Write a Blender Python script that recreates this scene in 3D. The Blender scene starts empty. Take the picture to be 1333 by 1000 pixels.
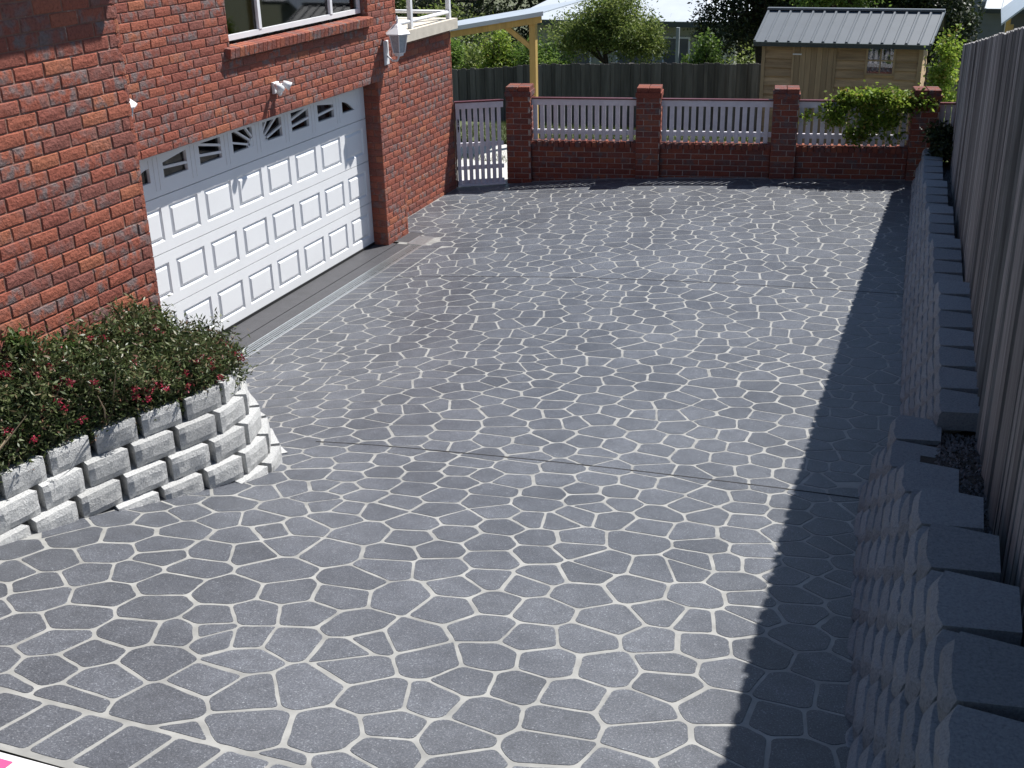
import bpy, math, random
import numpy as np
from mathutils import Vector, Matrix

# ------------------------------------------------------------------ camera, sky, sun, exposure
scene = bpy.context.scene
CAM = np.array([7.014, -8.780, 4.352])
YAW, PITCH, ROLL, FPX = 0.37729, 0.40469, -0.02512, 1503.5
cy, sy, cp, sp = math.cos(YAW), math.sin(YAW), math.cos(PITCH), math.sin(PITCH)
fwd = Vector((-sy * cp, cy * cp, -sp)); right = Vector((cy, sy, 0)); up = right.cross(fwd)
cr, sr = math.cos(ROLL), math.sin(ROLL)
r2 = cr * right + sr * up; u2 = -sr * right + cr * up
cd = bpy.data.cameras.new('camera'); cam = bpy.data.objects.new('camera', cd)
scene.collection.objects.link(cam)
m = Matrix((r2, u2, -fwd)).transposed().to_4x4(); m.translation = Vector(CAM)
cam.matrix_world = m
cd.sensor_width = 36.0; cd.sensor_fit = 'HORIZONTAL'; cd.lens = 36.0 * FPX / 1333.0
cd.clip_start = 0.05; cd.clip_end = 2000
scene.camera = cam

SUN = Vector((0.365, 0.57, 1.0)).normalized()
world = bpy.data.worlds.new('World'); scene.world = world; world.use_nodes = True
wn = world.node_tree.nodes; wl = world.node_tree.links; wn.clear()
sky = wn.new('ShaderNodeTexSky'); sky.sky_type = 'NISHITA'; sky.sun_disc = False
sky.sun_elevation = math.asin(SUN.z); sky.sun_rotation = math.atan2(SUN.x, SUN.y)
sky.air_density = 1.0; sky.dust_density = 0.15; sky.ozone_density = 1.5
bg = wn.new('ShaderNodeBackground'); bg.inputs['Strength'].default_value = 0.066
wo = wn.new('ShaderNodeOutputWorld'); wl.new(sky.outputs[0], bg.inputs[0]); wl.new(bg.outputs[0], wo.inputs[0])
sd = bpy.data.lights.new('sun', 'SUN'); sd.energy = 5.0; sd.angle = math.radians(0.5); sd.color = (1.0, 0.972, 0.93)
so = bpy.data.objects.new('sun', sd); scene.collection.objects.link(so)
so.rotation_euler = SUN.to_track_quat('Z', 'Y').to_euler()
vs = scene.view_settings; vs.view_transform = 'Standard'; vs.look = 'None'; vs.exposure = 0.68; vs.gamma = 1.0
vs.use_curve_mapping = False

rnd = random.Random(7); rng = np.random.default_rng(11)
COL = scene.collection

# ------------------------------------------------------------------ materials
def mat_new(name):
    mt = bpy.data.materials.new(name); mt.use_nodes = True
    n = mt.node_tree.nodes; l = mt.node_tree.links
    b = n['Principled BSDF']
    return mt, n, l, b

def nd(n, t, **kw):
    x = n.new(t)
    for k, v in kw.items(): setattr(x, k, v)
    return x

def ramp(n, stops):
    r = n.new('ShaderNodeValToRGB'); e = r.color_ramp.elements
    while len(e) < len(stops): e.new(0.5)
    for i, (p, c) in enumerate(stops): e[i].position = p; e[i].color = (c[0], c[1], c[2], 1)
    return r

def noise(n, l, scale, detail=4, coord=None, rough=0.55):
    t = n.new('ShaderNodeTexNoise'); t.inputs['Scale'].default_value = scale
    t.inputs['Detail'].default_value = detail; t.inputs['Roughness'].default_value = rough
    if coord is not None: l.new(coord, t.inputs['Vector'])
    return t

def mixc(n, l, fac, a, b, mode='MIX'):
    x = n.new('ShaderNodeMix'); x.data_type = 'RGBA'; x.blend_type = mode
    for s, v in ((0, fac), (6, a), (7, b)):
        if hasattr(v, 'is_linked'): l.new(v, x.inputs[s])
        else: x.inputs[s].default_value = v if s == 0 else (v[0], v[1], v[2], 1)
    return x.outputs[2]

def worldpos(n):
    return n.new('ShaderNodeNewGeometry').outputs['Position']

def piece_random(n, l):
    """random number per separate piece, whether it is an object or an island of a joined mesh"""
    g = n.new('ShaderNodeNewGeometry'); o = n.new('ShaderNodeObjectInfo')
    a = nd(n, 'ShaderNodeMath', operation='MULTIPLY_ADD'); a.inputs[1].default_value = 7.31
    l.new(o.outputs['Random'], a.inputs[0]); l.new(g.outputs['Random Per Island'], a.inputs[2])
    f = nd(n, 'ShaderNodeMath', operation='FRACT'); l.new(a.outputs[0], f.inputs[0])
    return f.outputs[0]

def bump(n, l, b, h, strength=0.4, dist=0.01):
    x = n.new('ShaderNodeBump'); x.inputs['Strength'].default_value = strength; x.inputs['Distance'].default_value = dist
    l.new(h, x.inputs['Height']); l.new(x.outputs[0], b.inputs['Normal'])

def simple(name, c, rough=0.6, var=0.15, scale=6.0, bumps=0.0, bscale=80, metal=0.0, spec=0.5, piece=0.0):
    mt, n, l, b = mat_new(name); P = worldpos(n)
    t = noise(n, l, scale, 5, P)
    r = ramp(n, [(0.3, [x * (1 - var) for x in c]), (0.7, [min(1, x * (1 + var)) for x in c])])
    l.new(t.outputs[0], r.inputs[0]); col = r.outputs[0]
    if piece > 0:
        pr = piece_random(n, l)
        r3 = ramp(n, [(0, (1 - piece,) * 3), (1, (1 + piece,) * 3)]); l.new(pr, r3.inputs[0])
        col = mixc(n, l, 1.0, col, r3.outputs[0], 'MULTIPLY')
    l.new(col, b.inputs['Base Color'])
    b.inputs['Roughness'].default_value = rough; b.inputs['Metallic'].default_value = metal
    b.inputs['Specular IOR Level'].default_value = spec
    if bumps > 0:
        t2 = noise(n, l, bscale, 6, P); bump(n, l, b, t2.outputs[0], bumps, 0.01)
    return mt

def make_brick(name, k=1.0):
    mt, n, l, b = mat_new(name); P = worldpos(n); pr = piece_random(n, l)
    base = ramp(n, [(0.0, (0.295, 0.091, 0.060)), (0.22, (0.245, 0.080, 0.058)), (0.45, (0.315, 0.103, 0.065)),
                    (0.68, (0.225, 0.084, 0.066)), (0.90, (0.340, 0.122, 0.070)), (1.0, (0.272, 0.088, 0.059))])
    base.color_ramp.interpolation = 'CONSTANT'
    l.new(pr, base.inputs[0])
    # burnt blue-grey faces on some bricks
    a = nd(n, 'ShaderNodeMath', operation='MULTIPLY'); a.inputs[1].default_value = 13.7; l.new(pr, a.inputs[0])
    f = nd(n, 'ShaderNodeMath', operation='FRACT'); l.new(a.outputs[0], f.inputs[0])
    t = noise(n, l, 13, 4, P); mp = ramp(n, [(0.44, (0, 0, 0)), (0.6, (1, 1, 1))]); l.new(t.outputs[0], mp.inputs[0])
    sel = ramp(n, [(0.40, (0, 0, 0)), (0.80, (1, 1, 1))]); l.new(f.outputs[0], sel.inputs[0])
    fc = nd(n, 'ShaderNodeMath', operation='MULTIPLY'); l.new(mp.outputs[0], fc.inputs[0]); l.new(sel.outputs[0], fc.inputs[1])
    fc2 = nd(n, 'ShaderNodeMath', operation='MULTIPLY'); l.new(fc.outputs[0], fc2.inputs[0]); fc2.inputs[1].default_value = 0.85
    c1 = mixc(n, l, fc2.outputs[0], base.outputs[0], (0.165, 0.145, 0.145))
    t2 = noise(n, l, 55, 6, P, 0.7); r2_ = ramp(n, [(0.3, (0.55, 0.5, 0.5)), (0.5, (1, 1, 1)), (0.75, (1.25, 1.15, 1.1))]); l.new(t2.outputs[0], r2_.inputs[0])
    c2 = mixc(n, l, 0.8, c1, r2_.outputs[0], 'MULTIPLY')
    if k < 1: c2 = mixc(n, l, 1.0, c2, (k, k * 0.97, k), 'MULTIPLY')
    l.new(c2, b.inputs['Base Color']); b.inputs['Roughness'].default_value = 0.85; b.inputs['Specular IOR Level'].default_value = 0.25
    t3 = noise(n, l, 38, 8, P, 0.65); bump(n, l, b, t3.outputs[0], 0.9, 0.016)
    return mt

def make_paver():
    mt, n, l, b = mat_new('paver_coating'); P = worldpos(n); pr = piece_random(n, l)
    t = noise(n, l, 120, 4, P, 0.8)
    r = ramp(n, [(0.34, (0.041, 0.0455, 0.056)), (0.50, (0.083, 0.0895, 0.105)), (0.60, (0.120, 0.128, 0.147)), (0.68, (0.43, 0.45, 0.48))])
    l.new(t.outputs[0], r.inputs[0])
    big = noise(n, l, 1.3, 4, P); rb = ramp(n, [(0.3, (0.78, 0.78, 0.79)), (0.7, (1.22, 1.21, 1.19))]); l.new(big.outputs[0], rb.inputs[0])
    c = mixc(n, l, 1.0, r.outputs[0], rb.outputs[0], 'MULTIPLY')
    rp = ramp(n, [(0, (0.88, 0.88, 0.88)), (1, (1.12, 1.12, 1.12))]); l.new(pr, rp.inputs[0])
    c = mixc(n, l, 1.0, c, rp.outputs[0], 'MULTIPLY')
    mid = noise(n, l, 9, 5, P, 0.6); rm = ramp(n, [(0.35, (0.86, 0.86, 0.86)), (0.65, (1.1, 1.1, 1.1))]); l.new(mid.outputs[0], rm.inputs[0])
    c = mixc(n, l, 1.0, c, rm.outputs[0], 'MULTIPLY')
    l.new(c, b.inputs['Base Color']); b.inputs['Roughness'].default_value = 0.40; b.inputs['Specular IOR Level'].default_value = 0.5
    t3 = noise(n, l, 330, 3, P, 0.7); bump(n, l, b, t3.outputs[0], 0.55, 0.004)
    return mt

def make_block(name='block_splitface', k=1.0, tint=(1, 1, 1)):
    mt, n, l, b = mat_new(name); P = worldpos(n); pr = piece_random(n, l)
    t = noise(n, l, 85, 6, P, 0.75)
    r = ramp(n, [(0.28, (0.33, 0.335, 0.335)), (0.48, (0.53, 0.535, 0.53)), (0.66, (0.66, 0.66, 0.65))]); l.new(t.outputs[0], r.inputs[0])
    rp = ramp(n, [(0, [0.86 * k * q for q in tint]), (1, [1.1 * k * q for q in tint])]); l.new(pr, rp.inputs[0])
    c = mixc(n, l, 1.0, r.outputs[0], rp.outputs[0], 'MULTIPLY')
    l.new(c, b.inputs['Base Color']); b.inputs['Roughness'].default_value = 0.9; b.inputs['Specular IOR Level'].default_value = 0.2
    t3 = noise(n, l, 75, 8, P, 0.75); bump(n, l, b, t3.outputs[0], 0.9, 0.018)
    return mt

def make_wood(name, c, axis='Z', var=0.35, piece=0.25, rough=0.85, scale=18):
    mt, n, l, b = mat_new(name); P = worldpos(n); pr = piece_random(n, l)
    mp = n.new('ShaderNodeMapping'); l.new(P, mp.inputs['Vector'])
    s = {'Z': (scale, scale, 1.2), 'X': (1.2, scale, scale), 'Y': (scale, 1.2, scale)}[axis]
    mp.inputs['Scale'].default_value = s
    add = nd(n, 'ShaderNodeVectorMath', operation='ADD'); l.new(mp.outputs[0], add.inputs[0])
    cmb = n.new('ShaderNodeCombineXYZ'); mm = nd(n, 'ShaderNodeMath', operation='MULTIPLY'); mm.inputs[1].default_value = 57.0
    l.new(pr, mm.inputs[0]); 
    for i in range(3): l.new(mm.outputs[0], cmb.inputs[i])
    l.new(cmb.outputs[0], add.inputs[1])
    t = noise(n, l, 1.0, 6, add.outputs[0], 0.65)
    r = ramp(n, [(0.25, [x * (1 - var) for x in c]), (0.75, [min(1, x * (1 + var)) for x in c])]); l.new(t.outputs[0], r.inputs[0])
    rp = ramp(n, [(0, (1 - piece,) * 3), (1, (1 + piece,) * 3)]); l.new(pr, rp.inputs[0])
    col = mixc(n, l, 1.0, r.outputs[0], rp.outputs[0], 'MULTIPLY')
    l.new(col, b.inputs['Base Color']); b.inputs['Roughness'].default_value = rough; b.inputs['Specular IOR Level'].default_value = 0.2
    bump(n, l, b, t.outputs[0], 0.35, 0.01)
    return mt

def make_leaf(name, stops, trans=0.35, rough=0.5):
    mt, n, l, b = mat_new(name)
    g = n.new('ShaderNodeNewGeometry'); P = g.outputs['Position']
    r = ramp(n, stops); l.new(g.outputs['Random Per Island'], r.inputs[0])
    t = noise(n, l, 2.2, 3, P); rb = ramp(n, [(0.3, (0.7, 0.7, 0.7)), (0.7, (1.3, 1.3, 1.3))]); l.new(t.outputs[0], rb.inputs[0])
    c = mixc(n, l, 1.0, r.outputs[0], rb.outputs[0], 'MULTIPLY')
    l.new(c, b.inputs['Base Color']); b.inputs['Roughness'].default_value = rough
    b.inputs['Specular IOR Level'].default_value = 0.35
    tr = n.new('ShaderNodeBsdfTranslucent'); l.new(c, tr.inputs[0])
    mx = n.new('ShaderNodeMixShader'); mx.inputs[0].default_value = trans
    l.new(b.outputs[0], mx.inputs[1]); l.new(tr.outputs[0], mx.inputs[2]); l.new(mx.outputs[0], n['Material Output'].inputs[0])
    return mt

def make_glass(name, tint=(0.45, 0.5, 0.52), bumpy=0.0, ior=1.6):
    mt, n, l, b = mat_new(name)
    tr = n.new('ShaderNodeBsdfTransparent'); tr.inputs[0].default_value = (*tint, 1)
    gl = n.new('ShaderNodeBsdfGlossy'); gl.inputs['Roughness'].default_value = 0.03
    fr = n.new('ShaderNodeFresnel'); fr.inputs['IOR'].default_value = ior
    mx = n.new('ShaderNodeMixShader'); l.new(fr.outputs[0], mx.inputs[0])
    l.new(tr.outputs[0], mx.inputs[1]); l.new(gl.outputs[0], mx.inputs[2]); l.new(mx.outputs[0], n['Material Output'].inputs[0])
    if bumpy > 0:
        t = noise(n, l, 60, 3, worldpos(n)); x = n.new('ShaderNodeBump'); x.inputs['Strength'].default_value = bumpy
        l.new(t.outputs[0], x.inputs['Height']); l.new(x.outputs[0], gl.inputs['Normal'])
    return mt

M = {}
M['brick'] = make_brick('brick_clay')
M['brick_shade'] = make_brick('brick_clay_shade', 0.72)  # house brick darkened: shade of the fence front put into its colour
def make_mortar():
    mt, n, l, b = mat_new('mortar'); P = worldpos(n)
    t = noise(n, l, 9, 5, P, 0.7); r = ramp(n, [(0.3, (0.15, 0.075, 0.058)), (0.60, (0.24, 0.135, 0.105)), (0.70, (0.50, 0.42, 0.37))]); l.new(t.outputs[0], r.inputs[0])
    l.new(r.outputs[0], b.inputs['Base Color']); b.inputs['Roughness'].default_value = 0.95; b.inputs['Specular IOR Level'].default_value = 0.2
    t2 = noise(n, l, 90, 5, P); bump(n, l, b, t2.outputs[0], 0.5, 0.01)
    return mt
M['mortar'] = make_mortar()
M['mortar_light'] = simple('mortar_light', (0.34, 0.30, 0.27), 0.95, 0.25, 30, 0.5, 90)
M['door'] = simple('door_paint', (0.78, 0.79, 0.80), 0.38, 0.02, 3, 0.06, 220)
M['board'] = simple('board_laminate', (0.6, 0.6, 0.6), 0.4, 0.06, 8)
M['white'] = simple('white_paint', (0.74, 0.75, 0.77), 0.45, 0.04, 6)
M['picket'] = simple('picket_paint', (0.62, 0.60, 0.64), 0.55, 0.08, 9, piece=0.06)
M['cream'] = simple('cream_render', (0.55, 0.50, 0.42), 0.85, 0.10, 8, 0.3, 120)
M['redrail'] = simple('red_rail_paint', (0.10, 0.018, 0.022), 0.4, 0.2, 8)
M['glass'] = make_glass('window_glass', (0.8, 0.84, 0.86), 0.0, 2.0)
M['doorglass'] = make_glass('door_glass', (0.35, 0.37, 0.38))
M['obscure'] = simple('frosted_glass', (0.36, 0.39, 0.42), 0.25, 0.15, 40, 0.3, 60)
M['room'] = simple('room_interior', (0.12, 0.125, 0.13), 0.9, 0.2, 1.5)
M['curtain'] = simple('curtain_cloth', (0.55, 0.58, 0.60), 0.9, 0.25, 1.2)
M['paver'] = make_paver()
M['grout'] = simple('stencil_line', (0.265, 0.264, 0.252), 0.55, 0.24, 7, 0.25, 260)
M['apron'] = simple('apron_concrete', (0.052, 0.052, 0.058), 0.55, 0.15, 8, 0.35, 330)
M['black'] = simple('black_rubber', (0.012, 0.012, 0.013), 0.6, 0.2, 20)
M['joint'] = simple('joint_filler', (0.012, 0.012, 0.014), 0.8, 0.3, 40)
M['galv'] = simple('galvanised_steel', (0.62, 0.65, 0.67), 0.32, 0.12, 30, 0.1, 90, metal=0.85)
M['block'] = make_block()
M['block_shade'] = make_block('block_shade', 0.60, (0.92, 0.98, 1.06))  # planter block made darker and bluer, shade of the right-hand walls painted in
M['blockback'] = simple('block_core', (0.16, 0.16, 0.165), 0.95, 0.2, 30, 0.6, 90)
M['paling'] = make_wood('grey_paling', (0.23, 0.22, 0.215), 'Z', 0.5, 0.38)
M['darkpaling'] = make_wood('dark_paling', (0.120, 0.110, 0.105), 'Z', 0.4, 0.35)
M['pine'] = make_wood('treated_pine', (0.50, 0.34, 0.12), 'Z', 0.2, 0.08)
M['shed'] = make_wood('shed_board', (0.36, 0.26, 0.16), 'X', 0.45, 0.16, scale=14)
M['sheddoor'] = make_wood('shed_door_board', (0.35, 0.26, 0.165), 'Z', 0.25, 0.14, scale=14)
M['shedroof'] = simple('shed_roof_metal', (0.092, 0.106, 0.122), 0.5, 0.06, 3, metal=0.0)
M['zincalume'] = simple('pale_roof_metal', (0.50, 0.56, 0.62), 0.4, 0.06, 4, metal=0.25)
M['paleroof'] = simple('pale_house_roof', (0.52, 0.56, 0.60), 0.5, 0.05, 2)
M['gutter'] = simple('dark_green_gutter', (0.03, 0.045, 0.045), 0.5, 0.1, 5)
M['weather'] = simple('grey_weatherboard', (0.22, 0.25, 0.27), 0.7, 0.08, 5, piece=0.06)
M['sage'] = simple('sage_wall', (0.30, 0.31, 0.25), 0.8, 0.08, 4)
M['soil'] = simple('dark_soil', (0.028, 0.022, 0.018), 0.95, 0.5, 40, 1.0, 60)
M['grass'] = simple('lawn_soil', (0.075, 0.095, 0.035), 0.95, 0.4, 14, 0.8, 120)
M['ground'] = simple('ground_earth', (0.09, 0.10, 0.05), 0.95, 0.4, 3, 0.6, 40)
M['path'] = simple('pale_concrete', (0.50, 0.49, 0.46), 0.9, 0.08, 5, 0.3, 150)
M['bark'] = simple('bark', (0.045, 0.036, 0.028), 0.95, 0.4, 18, 0.8, 60)
M['stem'] = simple('dry_stem', (0.26, 0.20, 0.13), 0.9, 0.3, 30)
M['pink'] = simple('pink_print', (0.72, 0.08, 0.22), 0.5, 0.1, 10)
M['tarp'] = simple('blue_grey_tarp', (0.17, 0.21, 0.24), 0.6, 0.4, 5, 0.6, 9)
M['leaf_shrub'] = make_leaf('shrub_leaf', [(0, (0.032, 0.054, 0.018)), (0.35, (0.070, 0.098, 0.034)), (0.7, (0.12, 0.145, 0.058)), (0.86, (0.17, 0.18, 0.09)), (1, (0.18, 0.085, 0.06))], 0.25, 0.4)
M['leaf_fresh'] = make_leaf('fresh_shrub_leaf', [(0, (0.035, 0.07, 0.015)), (0.5, (0.07, 0.12, 0.028)), (1, (0.14, 0.17, 0.06))], 0.3)
M['flower'] = make_leaf('red_flower', [(0, (0.16, 0.008, 0.02)), (0.6, (0.30, 0.018, 0.045)), (1, (0.42, 0.05, 0.09))], 0.2)
M['leaf_vine'] = make_leaf('vine_leaf', [(0, (0.10, 0.17, 0.02)), (0.5, (0.20, 0.29, 0.035)), (0.9, (0.30, 0.38, 0.07)), (1, (0.32, 0.22, 0.06))], 0.5)
M['leaf_olive'] = make_leaf('olive_leaf', [(0, (0.07, 0.115, 0.025)), (0.5, (0.15, 0.20, 0.045)), (1, (0.26, 0.30, 0.09))], 0.48)
M['leaf_dark'] = make_leaf('dark_leaf', [(0, (0.010, 0.018, 0.007)), (0.6, (0.022, 0.036, 0.012)), (1, (0.055, 0.075, 0.022))], 0.2)
M['leaf_bright'] = make_leaf('bright_leaf', [(0, (0.06, 0.12, 0.02)), (0.5, (0.12, 0.20, 0.035)), (1, (0.20, 0.28, 0.07))], 0.45)
M['leaf_grass'] = make_leaf('grass_blade', [(0, (0.05, 0.075, 0.02)), (0.6, (0.085, 0.115, 0.035)), (1, (0.14, 0.15, 0.06))], 0.25)
M['leaf_gum'] = make_leaf('gum_leaf', [(0, (0.025, 0.035, 0.02)), (0.5, (0.055, 0.065, 0.035)), (1, (0.12, 0.13, 0.075))], 0.25)

# ------------------------------------------------------------------ mesh helpers
def link(o, parent=None):
    COL.objects.link(o)
    if parent is not None: o.parent = parent
    return o

def tag(o, label=None, cat=None, group=None, kind=None):
    if label: o['label'] = label
    if cat: o['category'] = cat
    if group: o['group'] = group
    if kind: o['kind'] = kind
    return o

def mesh_from(name, V, F, mt, smooth=False):
    me = bpy.data.meshes.new(name); me.from_pydata([tuple(v) for v in V], [], F); me.materials.append(mt)
    if smooth: me.polygons.foreach_set('use_smooth', [True] * len(me.polygons))
    me.update(); return me

def quads_mesh(name, V, mt, k=4):
    """V: (n,k,3) array of separate polygons"""
    n = len(V); me = bpy.data.meshes.new(name)
    me.vertices.add(n * k); me.vertices.foreach_set('co', V.reshape(-1).astype(np.float32))
    me.loops.add(n * k); me.loops.foreach_set('vertex_index', np.arange(n * k, dtype=np.int32))
    me.polygons.add(n); me.polygons.foreach_set('loop_start', np.arange(0, n * k, k, dtype=np.int32))
    me.materials.append(mt); me.update(calc_edges=True); me.validate(); return me

class MB:
    def __init__(s): s.V = []; s.F = []
    def add(s, V, F):
        o = len(s.V); s.V += [tuple(map(float, v)) for v in V]; s.F += [tuple(i + o for i in f) for f in F]; return s
    def box(s, x0, x1, y0, y1, z0, z1):
        V = [(x, y, z) for z in (z0, z1) for y in (y0, y1) for x in (x0, x1)]
        return s.add(V, [(0, 2, 3, 1), (4, 5, 7, 6), (0, 1, 5, 4), (2, 6, 7, 3), (0, 4, 6, 2), (1, 3, 7, 5)])
    def obox(s, o, u, v, w):
        """box from corner o with edge vectors u, v, w"""
        o, u, v, w = (np.array(a, float) for a in (o, u, v, w))
        V = [o + i * u + j * v + k * w for k in (0, 1) for j in (0, 1) for i in (0, 1)]
        F = [(0, 2, 3, 1), (4, 5, 7, 6), (0, 1, 5, 4), (2, 6, 7, 3), (0, 4, 6, 2), (1, 3, 7, 5)]
        if np.dot(np.cross(u, v), w) < 0: F = [f[::-1] for f in F]
        return s.add(V, F)
    def cbox(s, o, u, v, w, c):
        """box whose w-side face has chamfered edges of size c"""
        o, u, v, w = (np.array(a, float) for a in (o, u, v, w))
        lu, lv, lw = (np.linalg.norm(a) for a in (u, v, w)); a, b_, d = c / lu, c / lv, c / lw
        def P(i, j, k): return o + i * u + j * v + k * w
        V = [P(0, 0, 0), P(1, 0, 0), P(1, 1, 0), P(0, 1, 0), P(0, 0, 1 - d), P(1, 0, 1 - d), P(1, 1, 1 - d), P(0, 1, 1 - d),
             P(a, b_, 1), P(1 - a, b_, 1), P(1 - a, 1 - b_, 1), P(a, 1 - b_, 1)]
        F = [(3, 2, 1, 0), (0, 1, 5, 4), (1, 2, 6, 5), (2, 3, 7, 6), (3, 0, 4, 7), (4, 5, 9, 8), (5, 6, 10, 9), (6, 7, 11, 10), (7, 4, 8, 11), (8, 9, 10, 11)]
        if np.dot(np.cross(u, v), w) < 0: F = [f[::-1] for f in F]
        return s.add(V, F)
    def tube(s, pts, r, n=8, cap=True):
        pts = [np.array(p, float) for p in pts]; rs = r if isinstance(r, (list, tuple)) else [r] * len(pts)
        base = len(s.V); up_ = None
        for i, p in enumerate(pts):
            t = pts[min(i + 1, len(pts) - 1)] - pts[max(i - 1, 0)]; t /= (np.linalg.norm(t) + 1e-9)
            a = np.cross(t, (0, 0, 1)) if abs(t[2]) < 0.9 else np.cross(t, (1, 0, 0)); a /= np.linalg.norm(a); b_ = np.cross(t, a)
            for k in range(n):
                q = 2 * math.pi * k / n; s.V.append(tuple(p + rs[i] * (math.cos(q) * a + math.sin(q) * b_)))
        for i in range(len(pts) - 1):
            for k in range(n):
                k2 = (k + 1) % n; s.F.append((base + i * n + k, base + i * n + k2, base + (i + 1) * n + k2, base + (i + 1) * n + k))
        if cap:
            s.F.append(tuple(base + k for k in range(n))[::-1]); s.F.append(tuple(base + (len(pts) - 1) * n + k for k in range(n)))
        return s
    def lathe(s, c, prof, n=6, rot=0.0):
        base = len(s.V)
        for r, z in prof:
            for k in range(n):
                q = rot + 2 * math.pi * k / n; s.V.append((c[0] + r * math.cos(q), c[1] + r * math.sin(q), c[2] + z))
        for i in range(len(prof) - 1):
            for k in range(n):
                k2 = (k + 1) % n; s.F.append((base + i * n + k, base + i * n + k2, base + (i + 1) * n + k2, base + (i + 1) * n + k))
        s.F.append(tuple(base + k for k in range(n))[::-1]); s.F.append(tuple(base + (len(prof) - 1) * n + k for k in range(n)))
        return s
    def prism(s, poly, d0, d1, fn):
        """extrude 2d polygon between depths; fn(a,b,d)->xyz"""
        n = len(poly); V = [fn(a, b_, d0) for a, b_ in poly] + [fn(a, b_, d1) for a, b_ in poly]
        F = [tuple(range(n))[::-1], tuple(range(n, 2 * n))] + [(i, (i + 1) % n, n + (i + 1) % n, n + i) for i in range(n)]
        return s.add(V, F)
    def mesh(s, name, mt, smooth=False): return mesh_from(name, s.V, s.F, mt, smooth)
    def build(s, name, mt, parent=None, smooth=False):
        o = bpy.data.objects.new(name, s.mesh(name, mt, smooth)); return link(o, parent)

def empty(name, loc=(0, 0, 0)):
    o = bpy.data.objects.new(name, None); o.empty_display_size = 0.2; link(o); o.location = loc; return o

def shared(name, me, parent, loc=(0, 0, 0), rz=0.0):
    o = bpy.data.objects.new(name, me); link(o, parent); o.location = loc; o.rotation_euler = (0, 0, rz); return o

# ------------------------------------------------------------------ terrain of the driveway
GX = np.array([-0.5, 0.35, 1.5, 2.8, 4.6, 6.8])
GY = np.array([-9.5, -6.0, -4.6, -3.0, -2.0, 0.0, 1.5, 3.7, 5.5, 7.5, 9.6])
GZ = np.array([[2.00, 2.00, 2.03, 2.05, 2.05, 2.07],
               [1.25, 1.25, 1.30, 1.33, 1.35, 1.37],
               [0.95, 0.97, 1.03, 1.08, 1.08, 1.10],
               [0.55, 0.57, 0.66, 0.76, 0.80, 0.83],
               [0.25, 0.28, 0.42, 0.56, 0.62, 0.66],
               [0.00, 0.00, 0.16, 0.32, 0.40, 0.46],
               [0.00, 0.00, 0.10, 0.20, 0.28, 0.36],
               [0.00, 0.00, 0.07, 0.14, 0.20, 0.25],
               [0.00, 0.00, 0.08, 0.15, 0.20, 0.23],
               [0.03, 0.04, 0.12, 0.17, 0.20, 0.23],
               [0.00, 0.02, 0.12, 0.18, 0.20, 0.23]])
def _lin(x, y):
    x = np.clip(x, GX[0], GX[-1]); y = np.clip(y, GY[0], GY[-1])
    i = np.clip(np.searchsorted(GX, x) - 1, 0, len(GX) - 2); j = np.clip(np.searchsorted(GY, y) - 1, 0, len(GY) - 2)
    a = (x - GX[i]) / (GX[i + 1] - GX[i]); b = (y - GY[j]) / (GY[j + 1] - GY[j])
    return (GZ[j, i] * (1 - a) + GZ[j, i + 1] * a) * (1 - b) + (GZ[j + 1, i] * (1 - a) + GZ[j + 1, i + 1] * a) * b
def tz(x, y):
    x = np.asarray(x, float); y = np.asarray(y, float); s = 0
    for dx in (-0.5, -0.25, 0, 0.25, 0.5):
        for dy in (-0.5, -0.25, 0, 0.25, 0.5):
            s = s + _lin(x + dx * np.minimum(1.0, 2 * np.abs(x - 0.35)), y + dy)
    return s / 25
def edge_x(y):                      # right-hand edge of the driveway
    return 6.43 + 0.049 * (9.0 - y) if y > -1.45 else 6.72 - 0.065 * (y + 1.8)
def fence_x(y): return 7.25 - 0.042 * y

FD = np.array([math.cos(math.radians(9.7)), math.sin(math.radians(9.7))])   # brick fence direction in plan
FN = np.array([FD[1], -FD[0]])                                            # towards the driveway
FO = np.array([0.31, 8.165])
def fpt(a, d=0.0): p = FO + a * FD + d * FN; return p

# ================================================================== GROUND AND SETTING
def gz(x, y):
    z = 0.0 if y > 8 else float(tz(min(max(x, -0.5), 6.8), y)) - 0.16
    if y > 8:
        z = -0.05 - 0.11 * max(0, y - 10.5) if y < 20 else -1.1 - 0.13 * (y - 20)
        z = max(z, -7.0)
        z = min(z, -0.02)
        if y < 10: z = float(np.interp(y, [8, 8.6, 10], [-0.16, 0.0, -0.02]))
    if x > 7.6 and y < 20:
        k = min(1, (x - 7.6) / 0.4); zr = float(np.interp(y, [-10, -4.8, -1.3, 0.8, 5, 9.3, 14, 20], [2.6, 1.85, 1.25, 1.05, 0.6, 0.2, -0.4, -1.1]))
        z = z * (1 - k) + zr * k
    return z
xs = np.concatenate([[-300, -120, -60, -30, -15], np.arange(-9, 14.1, 0.5), [18, 30, 60, 120, 300]])
ys = np.concatenate([[-200, -60, -20], np.arange(-11, 26.1, 0.5), [30, 36, 45, 60, 90, 150, 400]])
g = MB(); g.V = [(x, y, gz(x, y)) for y in ys for x in xs]; nx = len(xs)
g.F = [(j * nx + i, j * nx + i + 1, (j + 1) * nx + i + 1, (j + 1) * nx + i) for j in range(len(ys) - 1) for i in range(nx - 1)]
tag(g.build('ground', M['ground'], None, True), kind='structure')

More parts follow.
